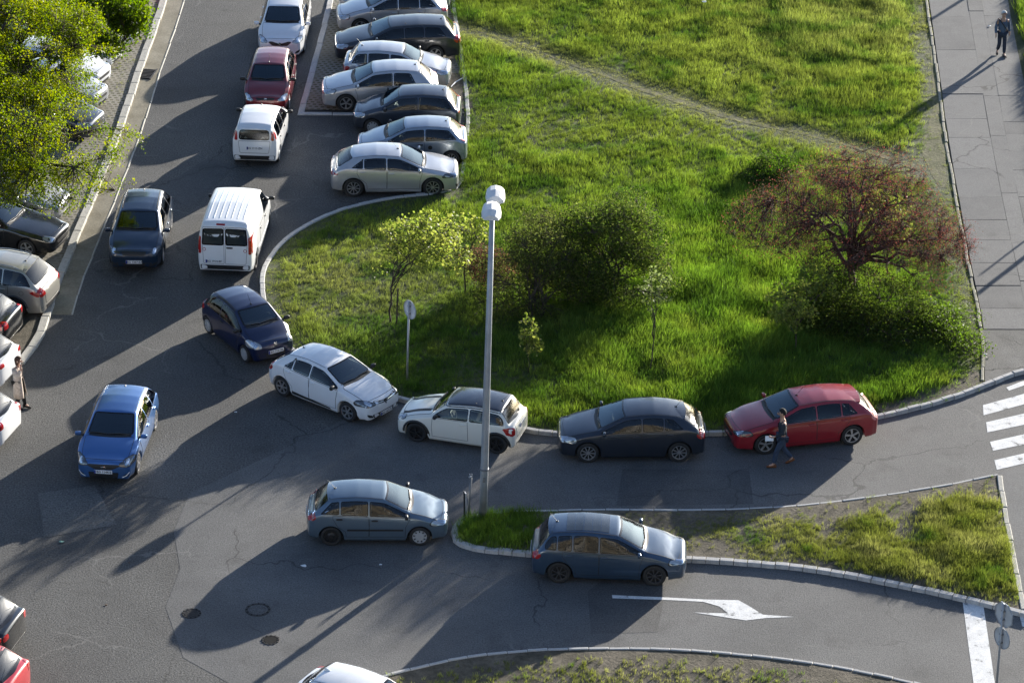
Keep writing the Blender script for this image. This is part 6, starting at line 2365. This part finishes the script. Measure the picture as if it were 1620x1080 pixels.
mats_w = dict(jacket=cloth('beige_coat', (.44, .37, .31)), trousers=cloth('black_trousers', (.014, .014, .016)), shoe=cloth('black_boots', (.010, .010, .011)), lips=mats_old['lips'])
J = dict(WALK)
J.update(kneel=(.10, .08, .50), anklel=(.16, .07, .10), toel=(.28, .05, .045), ankler=(-.04, -.09, .10), toer=(.09, -.12, .045), kneer=(.02, -.09, .50), head=(.06, 0, 1.58), neck=(.03, 0, 1.46), chest=(.02, 0, 1.28),
         shl=(.0, .17, 1.36), shr=(.0, -.17, 1.36), elr=(.08, -.24, 1.12), wrr=(.16, -.13, 1.38), handr=(.15, -.09, 1.46), ell=(-.04, .22, 1.10), wrl=(.06, .22, .90), handl=(.08, .22, .82))
wom, Bw = person('woman in long beige coat and black boots by the white car tails', (31, 645), -12, .0, J, dict(mat=cloth('brown_hair', (.075, .034, .020)), drop=.80, fringe=.62, long=.10), mats_w)
V, F = [], []
n = 22
lv = [(1.30, .165, .135), (1.10, .155, .125), (.98, .165, .135), (.80, .19, .155), (.60, .215, .175), (.42, .235, .19)]
for i, (zz, a, b) in enumerate(lv):
    for k in range(n):
        t = .35 + (2 * math.pi - .70) * k / (n - 1) - (.0 if i < 2 else .05 * i)
        w = 1 + .05 * math.sin(6 * t + i * .4) * i / 5
        V.append((b * math.cos(t) * w + .01 * i, a * math.sin(t) * w, zz))
for i in range(len(lv) - 1):
    for k in range(n - 1):
        F.append((i * n + k, i * n + k + 1, (i + 1) * n + k + 1, (i + 1) * n + k))
ct = mesh('coat_skirt', V, F, mats_w['jacket'], wom, True)
md = ct.modifiers.new('thickness', 'SOLIDIFY')
md.thickness = .02
mb = MB()
mb.lathe([(.172, 1.02), (.178, 1.045), (.172, 1.07)], 20)
for i_, v in enumerate(mb.V):
    mb.V[i_] = (v[0] * .82, v[1], v[2])
mb.build('belt', mats_w['jacket'], wom, True)
for s in 'lr':
    a, k_ = J['ankle' + s], J['knee' + s]
    mb = MB()
    mb.tube([lerp3(k_, a, .25), lerp3(k_, a, .6), (a[0], a[1], a[2])], [.066, .062, .050], 10)
    mb.box((a[0] - .05, a[1], a[2] - .06), (.035, .035, .08))
    mb.build('boot', mats_w['shoe'], wom, True)

mats_m = dict(jacket=cloth('dark_jacket', (.020, .026, .036)), trousers=cloth('blue_jeans', (.030, .048, .085)), shoe=cloth('brown_shoes', (.16, .060, .022)), lips=mats_old['lips'])
J = dict(WALK)
J.update(wrl=(.28, .20, 1.02), handl=(.36, .18, 1.02), ell=(.06, .25, 1.12), elr=(-.10, -.25, 1.13), wrr=(-.12, -.26, .90), handr=(-.10, -.26, .82))
man, Bm = person('man in a dark jacket and jeans walking beside the red car', (1236, 736), 186, .004, J, dict(mat=cloth('dark_hair', (.012, .010, .009)), drop=.60, fringe=.55), mats_m, None, 1.04)
# the sheet of paper in his hand rests between thumb and fingers
px_, py_ = G(1236, 736)
an = math.radians(186)
hx, hy, hz = .42, .18, 1.00
pp = mesh('paper_sheet', [(-.02, -.12, -.07), (.02, .12, -.07), (.04, .12, .08), (.0, -.12, .08), (-.02, -.12, -.074), (.02, .12, -.074), (.04, .12, .076), (.0, -.12, .076)],
          [(0, 1, 2, 3), (7, 6, 5, 4), (0, 4, 5, 1), (2, 6, 7, 3), (1, 5, 6, 2), (3, 7, 4, 0)], M['paper'])
pp.location = (px_ + hx * math.cos(an) - hy * math.sin(an), py_ + hx * math.sin(an) + hy * math.cos(an), hz)
pp.rotation_euler = (0, math.radians(-50), an + math.radians(80))
tag(pp, 'white sheet of paper held by the man beside the red car', 'paper')


# ------------------------------------------------------------------ litter
def scrap(px, size, mat, label, z=.006):
    x, y = G(*px)
    n = 7
    V = [(0, 0, size * .18)]
    for k in range(n):
        t = 2 * math.pi * k / n
        r = size * random.uniform(.35, .62)
        V.append((r * math.cos(t), r * math.sin(t) * .8, size * random.uniform(0, .16)))
    o = mesh('scrap', V, [(0, 1 + k, 1 + (k + 1) % n) for k in range(n)], mat)
    o.location = (x, y, z)
    tag(o, label, 'litter', 'litter on the ground')


scrap((480, 895), .17, M['paper'], 'crumpled white paper in the steel blue car’s shadow')
scrap((602, 893), .10, M['paper'], 'small white scrap right of the crumpled paper')
scrap((97, 857), .16, M['litter_green'], 'pale green wrapper on the sunlit asphalt')
scrap((168, 957), .10, M['rust'], 'dark twig-like scrap on the lower left asphalt')
scrap((204, 890), .07, M['rust'], 'small brown scrap on the sunlit asphalt')
scrap((373, 652), .09, M['paper'], 'tiny white scrap on the shaded junction')
scrap((1559, 565), .12, M['paper'], 'white scrap at the broken ramp edge', .10)
scrap((1113, 15), .20, M['paper'], 'white scrap in the upper meadow grass', .30)
scrap((1565, 46), .16, M['marking'], 'white scrap on the footpath near the walking man', .11)
mb = MB()
mb.tube([(-.35, 0, .02), (0, .05, .06), (.40, .0, .10)], [.02, .025, .015], 6)
o = mb.build('stick', M['sign_back'])
o.location = (*G(722, 137), .09)
o.rotation_euler = (0, 0, 1.0)
tag(o, 'pale stick lying on bare earth behind the parked row', 'stick')
